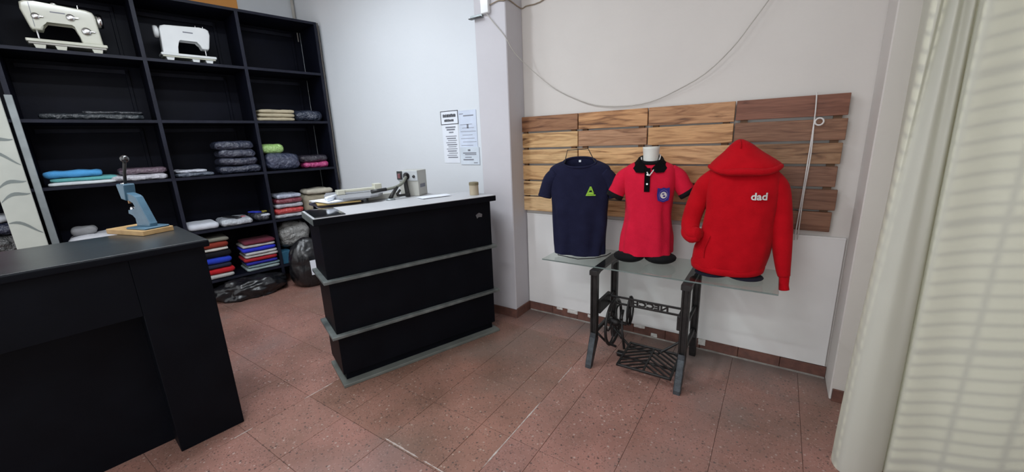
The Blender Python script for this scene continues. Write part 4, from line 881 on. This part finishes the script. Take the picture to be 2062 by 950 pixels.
# navy t-shirt on a wire form
tf = thing('wire_torso_form', 'black wire torso form inside the navy t-shirt', 'display form', (0.672, -0.345, GT), R_(17))
bm = NB()
tube(bm, [(-0.108, 0.0, zz(1.425)), (-0.088, 0, zz(1.515)), (0.062, 0, zz(1.520)), (0.108, 0, zz(1.43))], 0.0035, 6); obj('neck_wire', bm, M_iron, tf)
bm = NB(); tube(bm, [(-0.108, 0, zz(1.425)), (-0.205, 0.0, zz(1.385)), (-0.17, 0, zz(1.1)), (-0.16, 0, zz(0.78)), (-0.16, -0.03, zz(0.725)), (0.0, -0.10, 0.0045), (0.12, -0.06, 0.0045), (0.20, 0.02, 0.0045), (0.23, 0.10, 0.0045)], 0.0035, 6); obj('side_wire', bm, M_iron, tf)
bm = NB(); tube(bm, [(0.108, 0, zz(1.43)), (0.20, 0, zz(1.385)), (0.17, 0, zz(1.1)), (0.16, 0.0, zz(0.78)), (0.16, 0.03, 0.0045), (-0.10, 0.08, 0.0045)], 0.0035, 6); obj('side_wire', bm, M_iron, tf)
tsr = dens(mk([(0, 0, 0.738, 0.184, 0.055, 0.010), (0, 0, 0.85, 0.190, 0.058, 0.006), (0, 0, 1.01, 0.204, 0.062, 0.0), (0, 0, 1.18, 0.215, 0.066, 0.0), (0, 0, 1.30, 0.222, 0.062, 0.0), (0, 0, 1.375, 0.222, 0.050, 0.002), (0, 0, 1.405, 0.195, 0.045, 0.008), (0, 0, 1.420, 0.160, 0.045, 0.020), (0, 0.002, 1.425, 0.118, 0.048, 0.034)]), 4)
tt = thing('t_shirt', 'navy blue t-shirt with green chest emblem on a wire form', 't-shirt', (0.672, -0.345, GT), R_(17))
obj('torso', loft(tsr, 56, fold=fold(4, 0.016, zz(0.74), zz(1.35))), M_navy, tt, smooth=True)
bm = NB(); tube(bm, arc(tsr[-1], 48), 0.0085, 8, closed=True); obj('collar', bm, M_navy, tt, smooth=True)
for s in (-1, 1):
    bm = NB(); pts = [(s * 0.165, 0, zz(1.345)), (s * 0.215, 0, zz(1.30)), (s * 0.245, -0.004, zz(1.235)), (s * 0.262, -0.006, zz(1.175))]
    tube(bm, pts, [0.058, 0.056, 0.050, 0.050], 20, smooth=5, flat=0.75); obj('sleeve', bm, M_navy, tt, smooth=True)
    bm = NB(); tube(bm, [(s * 0.258, -0.006, zz(1.190)), (s * 0.2625, -0.006, zz(1.173))], [0.0515, 0.0515], 20, flat=0.77); obj('sleeve_hem', bm, M_navy, tt, smooth=True)
bx_, bz_ = 0.088, zz(1.222); yy = front_y(tsr, bx_, bz_) - 0.013
bm = NB()
prism(bm, [(-0.034, -0.030), (0.036, -0.030), (0.036, -0.022), (-0.022, -0.022), (0.002, 0.020), (0.018, -0.012), (0.026, -0.014), (0.006, 0.036), (-0.004, 0.036)], 0.0, 0.003)
box(bm, -0.020, 0.024, 0.0, 0.003, -0.020, -0.004); lathe(bm, [(0, 0), (0.007, 0), (0.007, 0.003), (0, 0.003)], 10, (0.001, 0, 0.014), 'Y')
obj('chest_emblem', bm, M_green_emb, tt, loc=(bx_, yy, bz_), rot=(0, 0, R_(6)))
obj('neck_label', bx(-0.010, 0.006, 0.040, 0.042, zz(1.425), zz(1.440)), M_paper, tt)

# mannequin bust with polo shirt
mp_ = thing('mannequin_bust', 'white mannequin bust in black shorts under the red polo', 'mannequin', (1.15, -0.25, GT), R_(14.7))
bm = NB(); lathe(bm, [(0.060, zz(1.35)), (0.052, zz(1.40)), (0.050, zz(1.46)), (0.054, zz(1.508)), (0.055, zz(1.522)), (0.050, zz(1.522)), (0.047, zz(1.505)), (0, zz(1.500))], 28, (0.003, 0.01, 0)); obj('neck', bm, M_mannequin, mp_, smooth=True)
br = dens(mk([(0, 0, 0.795, 0.13, 0.085, 0), (0, 0, 0.90, 0.14, 0.085, 0), (0, 0, 1.06, 0.125, 0.075, 0), (0, 0, 1.25, 0.14, 0.085, 0), (0, 0, 1.36, 0.12, 0.06, 0), (0.003, 0.01, 1.40, 0.055, 0.055, 0)]), 3)
obj('bust', loft(br, 32, True, True), M_mannequin, mp_, smooth=True)
for s in (-1, 1):
    bm = NB(); bmesh.ops.create_uvsphere(bm, u_segments=24, v_segments=14, radius=1.0)
    for v in bm.verts: v.co = Vector((s * 0.106 - 0.012 + v.co.x * 0.108, -0.035 + v.co.y * 0.092, 0.045 + v.co.z * (0.045 if v.co.z < 0 else 0.035)))
    obj('shorts_leg', bm, M_blackf, mp_, smooth=True)
po = thing('polo_shirt', 'red polo shirt with black collar, cuffs and a blue crest', 'polo shirt', (1.15, -0.25, GT), R_(14.7))
por = dens(mk([(-0.004, 0, 0.796, 0.178, 0.112, 0.020), (-0.004, 0, 0.845, 0.176, 0.112, 0.015), (-0.004, 0, 0.93, 0.168, 0.110, 0.006), (0, 0, 1.06, 0.150, 0.102, 0.0), (0, 0, 1.17, 0.158, 0.104, 0.0), (0, 0, 1.28, 0.172, 0.106, 0.0), (0, 0, 1.36, 0.174, 0.086, 0.002), (0, 0.002, 1.395, 0.150, 0.074, 0.006), (0, 0.006, 1.415, 0.110, 0.068, 0.014), (0.002, 0.010, 1.425, 0.074, 0.064, 0.020)]), 4)
obj('torso', loft(por, 56, fold=fold(6, 0.011, zz(0.80), zz(1.42))), M_redpolo, po, smooth=True)
for s in (-1, 1):
    bm = NB(); pts = [(s * 0.120, 0, zz(1.345)), (s * 0.170, 0, zz(1.31)), (s * 0.200, -0.01, zz(1.25)), (s * 0.222, -0.012, zz(1.205))]
    if s > 0: pts = [(0.125, 0, zz(1.35)), (0.178, 0, zz(1.315)), (0.213, -0.01, zz(1.26)), (0.238, -0.012, zz(1.225))]
    tube(bm, pts, [0.058, 0.060, 0.056, 0.058], 20, smooth=5, flat=0.85); obj('sleeve', bm, M_redpolo, po, smooth=True)
    d = (Vector(pts[3]) - Vector(pts[2])).normalized(); e = Vector(pts[3])
    bm = NB(); tube(bm, [e - d * 0.004, e + d * 0.028], [0.0595, 0.0575], 20, flat=0.87); obj('cuff', bm, M_blackf, po, smooth=True)
# collar: standing band and two flaps
bm = NB(); tube(bm, arc(por[-1], 36, 0.012, 0.95), 0.012, 8, closed=True, flat=1.3); obj('collar_band', bm, M_blackf, po, smooth=True)
for s in (-1, 1):
    bm = NB(); P = []
    inn = [(0.070 * s, 0.012, zz(1.455)), (0.062 * s, -0.040, zz(1.438)), (0.036 * s, -0.068, zz(1.410)), (0.008 * s, -0.080, zz(1.380))]
    out = [(0.105 * s, 0.000, zz(1.415)), (0.108 * s, -0.062, zz(1.385)), (0.088 * s, -0.092, zz(1.358)), (0.040 * s, -0.104, zz(1.356))]
    A = [bm.verts.new(p) for p in inn]; Bv = [bm.verts.new(p) for p in out]
    for k in range(3): bm.faces.new((A[k], A[k + 1], Bv[k + 1], Bv[k]))
    bmesh.ops.solidify(bm, geom=bm.faces[:], thickness=0.006); obj('collar_flap', bm, M_blackf, po, smooth=False)
# placket follows the chest
bm = NB(); prev = None
for k in range(9):
    z_ = zz(1.232 + 0.155 * k / 8); row = []
    for x_ in (-0.032, -0.014, 0.004): row.append(bm.verts.new((x_, front_y(por, x_, z_) - 0.012, z_)))
    if prev:
        for q in range(2): bm.faces.new((prev[q], prev[q + 1], row[q + 1], row[q]))
    prev = row
bmesh.ops.solidify(bm, geom=bm.faces[:], thickness=0.004); obj('placket', bm, M_blackf, po)
for z_ in (1.285, 1.345):
    bm = NB(); lathe(bm, [(0, -0.003), (0.006, -0.003), (0.006, 0.0), (0, 0.0)], 12, (-0.014, front_y(por, -0.014, zz(z_)) - 0.0165, zz(z_)), 'Y'); obj('button', bm, M_chrome, po)
cx_, cz_ = 0.092, zz(1.212); yy = front_y(por, cx_, cz_) - 0.013
crest = obj('crest', (lambda b: (prism(b, [(-0.040, 0.046), (-0.016, 0.042), (0.0, 0.048), (0.016, 0.042), (0.040, 0.046), (0.043, 0.0), (0.036, -0.038), (0.0, -0.050), (-0.036, -0.038), (-0.043, 0.0)], 0.0, 0.003), b)[1])(NB()), M_blue_emb, po, loc=(cx_, yy, cz_), rot=(R_(0), 0, R_(22)))
bm = NB(); lathe(bm, [(0, -0.0016), (0.022, -0.0016), (0.022, 0.0), (0, 0.0)], 24, (0, 0, -0.002), 'Y'); o = obj('roundel', bm, M_white_emb, crest)
bm = NB(); box(bm, -0.010, 0.004, -0.0024, -0.0016, 0.002, 0.010); box(bm, -0.004, 0.012, -0.0024, -0.0016, -0.014, -0.004); obj('roundel_motif', bm, M_blue_emb, crest)
bm = NB(); tube(bm, [(0.030 * math.cos(2 * math.pi * k / 24), -0.0005, -0.002 + 0.034 * math.sin(2 * math.pi * k / 24)) for k in range(24)], 0.0014, 5, closed=True); obj('crest_ring', bm, fabric('lilac thread', (0.25, 0.20, 0.45)), crest)
nk = tag(obj('neck_cord', (lambda b: (tube(b, [(-0.058, 0.01, zz(1.452)), (-0.054, -0.034, zz(1.425)), (-0.030, -0.066, zz(1.385)), (-0.008, -0.112, zz(1.345)), (0.004, -0.112, zz(1.346)), (0.034, -0.068, zz(1.39)), (0.056, -0.032, zz(1.432)), (0.062, 0.01, zz(1.465)), (0.040, 0.060, zz(1.470)), (0.0, 0.075, zz(1.470)), (-0.04, 0.055, zz(1.462))], 0.0042, 8, smooth=4), b)[1])(NB()), M_cordw, loc=(1.15, -0.25, GT), rot=(0, 0, R_(14.7)), smooth=True), 'white cord hung round the mannequin neck', 'cord')

# red hooded sweatshirt
mh = thing('mannequin_bust', 'dark shorts of the bust under the red hooded sweatshirt', 'mannequin', (1.69, -0.30, GT), R_(3.9))
for s in (-1, 1):
    bm = NB(); bmesh.ops.create_uvsphere(bm, u_segments=24, v_segments=14, radius=1.0)
    for v in bm.verts: v.co = Vector((s * 0.092 - 0.01 + v.co.x * 0.100, -0.040 + v.co.y * 0.098, 0.014 + v.co.z * 0.014))
    obj('shorts_leg', bm, M_navyf, mh, smooth=True)
br2 = dens(mk([(0, 0, 0.785, 0.13, 0.085, 0), (0, 0, 0.90, 0.14, 0.085, 0), (0, 0, 1.06, 0.125, 0.075, 0), (0, 0, 1.25, 0.14, 0.085, 0), (0, 0, 1.36, 0.12, 0.06, 0), (0.0, 0.01, 1.42, 0.05, 0.05, 0), (0.0, 0.01, 1.50, 0.045, 0.045, 0)]), 3)
obj('bust', loft(br2, 28, True, True), M_mannequin, mh, smooth=True)
ho = thing('hooded_sweatshirt', 'bright red hooded sweatshirt with white chest lettering', 'sweatshirt', (1.69, -0.30, GT), R_(3.9))
hr = dens(mk([(-0.022, 0, 0.800, 0.208, 0.135, 0.022), (-0.012, 0, 0.88, 0.210, 0.140, 0.010), (0.010, 0, 1.00, 0.194, 0.132, 0.0), (0.016, 0, 1.14, 0.186, 0.130, 0.0), (0.018, 0, 1.26, 0.196, 0.128, 0.0), (0.018, 0, 1.34, 0.192, 0.108, 0.002), (0.018, 0.004, 1.39, 0.160, 0.092, 0.006), (0.015, 0.008, 1.42, 0.10, 0.075, 0.01)]), 4)
obj('torso', loft(hr, 56, fold=fold(5, 0.007, zz(0.80), zz(1.36))), M_redhood, ho, smooth=True)
hem = mk([(-0.024, 0, 0.762, 0.196, 0.125, 0.022), (-0.024, 0, 0.768, 0.204, 0.132, 0.022), (-0.023, 0, 0.795, 0.208, 0.136, 0.023), (-0.022, 0, 0.806, 0.204, 0.131, 0.022)])
obj('hem_band', loft(hem, 56), M_redhood, ho, smooth=True)
# hood collapsed over the neck
hd = dens([(a, b_, zz(z), c, d, e) for (a, b_, z, c, d, e) in [(0.020, -0.005, 1.362, 0.150, 0.110, 0.012), (0.020, -0.012, 1.388, 0.184, 0.128, 0.016), (0.018, -0.010, 1.412, 0.184, 0.128, 0.010), (0.012, 0.0, 1.445, 0.150, 0.110, 0.0), (0.004, 0.008, 1.485, 0.100, 0.085, 0.0), (-0.004, 0.012, 1.525, 0.058, 0.062, 0.0), (-0.010, 0.014, 1.548, 0.026, 0.040, 0.0), (-0.012, 0.014, 1.556, 0.006, 0.012, 0.0)]], 4)
obj('hood', loft(hd, 48, fold=lambda t, z: 0.006 * math.sin(3 * t + 1.0) * max(0, min(1, (zz(1.5) - z) / 0.1))), M_redhood, ho, smooth=True)
bm = NB(); pts = []
for k in range(15):
    t = math.pi * (1.02 + 0.96 * k / 14); pts.append((0.020 + 0.186 * math.cos(t), -0.012 + 0.136 * math.sin(t), zz(1.404) - 0.030 * math.sin(math.pi * k / 14) + 0.004 * math.sin(k * 1.1)))
tube(bm, pts, [0.008 + 0.012 * math.sin(math.pi * k / 14) ** 0.5 for k in range(15)], 12, flat=1.0); obj('hood_brim', bm, M_redhood, ho, smooth=True)
bm = NB(); tube(bm, [(-0.012, -0.020, zz(1.552)), (-0.010, -0.045, zz(1.535)), (-0.006, -0.070, zz(1.505))], [0.003, 0.0045, 0.003], 6); obj('hood_seam', bm, M_redhood, ho, smooth=True)
bm = NB(); tube(bm, [(-0.115, 0.0, zz(1.335)), (-0.175, 0.0, zz(1.275)), (-0.215, -0.005, zz(1.18)), (-0.240, -0.02, zz(1.09)), (-0.245, -0.05, zz(1.025)), (-0.222, -0.095, zz(0.992)), (-0.185, -0.125, zz(0.998))], [0.062, 0.066, 0.060, 0.056, 0.054, 0.048, 0.034], 22, smooth=5); obj('sleeve', bm, M_redhood, ho, smooth=True)
bm = NB(); tube(bm, [(-0.275, -0.045, zz(1.020)), (-0.262, -0.075, zz(0.985)), (-0.228, -0.105, zz(0.962)), (-0.190, -0.125, zz(0.975))], [0.022, 0.034, 0.034, 0.026], 14, smooth=4); obj('cuff', bm, M_redhood, ho, smooth=True)
bm = NB(); tube(bm, [(0.145, 0.0, zz(1.335)), (0.195, 0.0, zz(1.27)), (0.225, 0.0, zz(1.15)), (0.243, -0.01, zz(1.02)), (0.258, -0.02, zz(0.90)), (0.272, -0.025, zz(0.80)), (0.281, -0.028, zz(0.755))], [0.060, 0.064, 0.058, 0.056, 0.048, 0.038, 0.032], 22, smooth=5); obj('sleeve', bm, M_redhood, ho, smooth=True)
bm = NB(); tube(bm, [(0.281, -0.028, zz(0.757)), (0.284, -0.030, zz(0.735)), (0.286, -0.032, zz(0.70)), (0.290, -0.034, zz(0.672))], [0.029, 0.026, 0.025, 0.027], 16, smooth=3); obj('cuff', bm, M_redhood, ho, smooth=True)
# kangaroo pocket seam and lettering
bm = text_bm('dad', 0.058, 0.0016, 0.0016); xs_ = [v.co.x for v in bm.verts]; zs_ = [v.co.y for v in bm.verts]
kx = 0.080 / (max(xs_) - min(xs_)); cxx = (max(xs_) + min(xs_)) / 2; czz = (max(zs_) + min(zs_)) / 2
for v in bm.verts:
    X = 0.108 + (v.co.x - cxx) * kx; Zv = zz(1.238) + (v.co.y - czz) * kx
    v.co = Vector((X, front_y(hr, X, Zv) - 0.011 - v.co.z, Zv))
obj('lettering', bm, M_white_emb, ho)
bm = NB(); pts = [(-0.125, zz(0.985)), (-0.150, zz(0.90)), (-0.150, zz(0.845))]
tube(bm, [(x, front_y(hr, x, z_) - 0.006, z_) for x, z_ in pts], 0.003, 6, smooth=3); obj('pocket_seam', bm, M_redhood, ho, smooth=True)

# ------------------------------------------------------------------ curtains
def curtain(name, label, plan_top, plan_bot, zt, zb, nu, nv, waves, billow=None):
    bm = NB(); pt = catmull([(*p, 0) for p in plan_top], 12); pb = catmull([(*p, 0) for p in plan_bot], 12)
    rows = []
    def samp(P, u):
        t = u * (len(P) - 1); k = min(int(t), len(P) - 2); return P[k].lerp(P[k + 1], t - k)
    for j in range(nv + 1):
        v = j / nv; z_ = zt + (zb - zt) * v; row = []
        for i in range(nu + 1):
            u = i / nu; a = samp(pt, u); b_ = samp(pb, u); k = v * v * (3 - 2 * v)
            p = a.lerp(b_, k)
            p.x += waves(u, v)
            row.append(bm.verts.new((p.x, p.y, z_ + (billow(u, v) if billow else 0))))
        rows.append(row)
    for a, b_ in zip(rows, rows[1:]):
        for i in range(nu): bm.faces.new((a[i], a[i + 1], b_[i + 1], b_[i]))
    return tag(obj(name, bm, M_curt, smooth=True), label, 'curtain')
def wl_(u, v): return 0.0
curtain('curtain', 'pale gathered curtain billowing at the floor beside the pillar',
        [(2.298, -0.62), (2.315, -0.70), (2.345, -0.705), (2.362, -0.655), (2.385, -0.70), (2.405, -0.665), (2.425, -0.70), (2.452, -0.64), (2.485, -0.565), (2.60, -0.54), (2.53, -0.50), (2.61, -0.455), (2.56, -0.42)],  # last folds, out of view, are added to hold sunlight off the crease
        [(2.305, -0.66), (2.262, -0.745), (2.243, -0.83), (2.265, -0.895), (2.320, -0.905), (2.375, -0.88), (2.420, -0.83), (2.455, -0.74), (2.485, -0.62), (2.60, -0.57), (2.53, -0.53), (2.61, -0.48), (2.56, -0.45)], 2.72, 0.004, 240, 60, wl_)
def wr_(u, v): return 0.0
RT = [(2.435, -0.700), (2.428, -0.765), (2.445, -0.800)]; RB = [(2.450, -0.715), (2.438, -0.785), (2.455, -0.812)]
for k in range(1, 15):
    x = 2.455 + 0.105 * k
    RT.append((x, -0.800 + 0.26 * (x - 2.455) + 0.010 * math.sin(k * 1.9))); RB.append((x, -0.812 + 0.24 * (x - 2.455) + 0.007 * math.sin(k * 1.3 + 1)))
curtain('curtain', 'pale flat hanging curtain in front of the barred window', RT, RB, 2.72, 0.006, 220, 50, wr_)
rod = thing('curtain_rod', 'metal curtain rod above the barred window', 'curtain rod', (0, 0, 0))
bm = NB(); tube(bm, [(2.29, -0.68, 2.735), (2.48, -0.70, 2.735), (4.0, -0.36, 2.735)], 0.012, 10); obj('rod', bm, M_alu, rod, smooth=True)
for x, y in ((2.40, -0.69), (3.2, -0.54)): obj('rod_bracket', bx(x - 0.008, x + 0.008, y, WY, 2.727, 2.743), M_alu, rod)
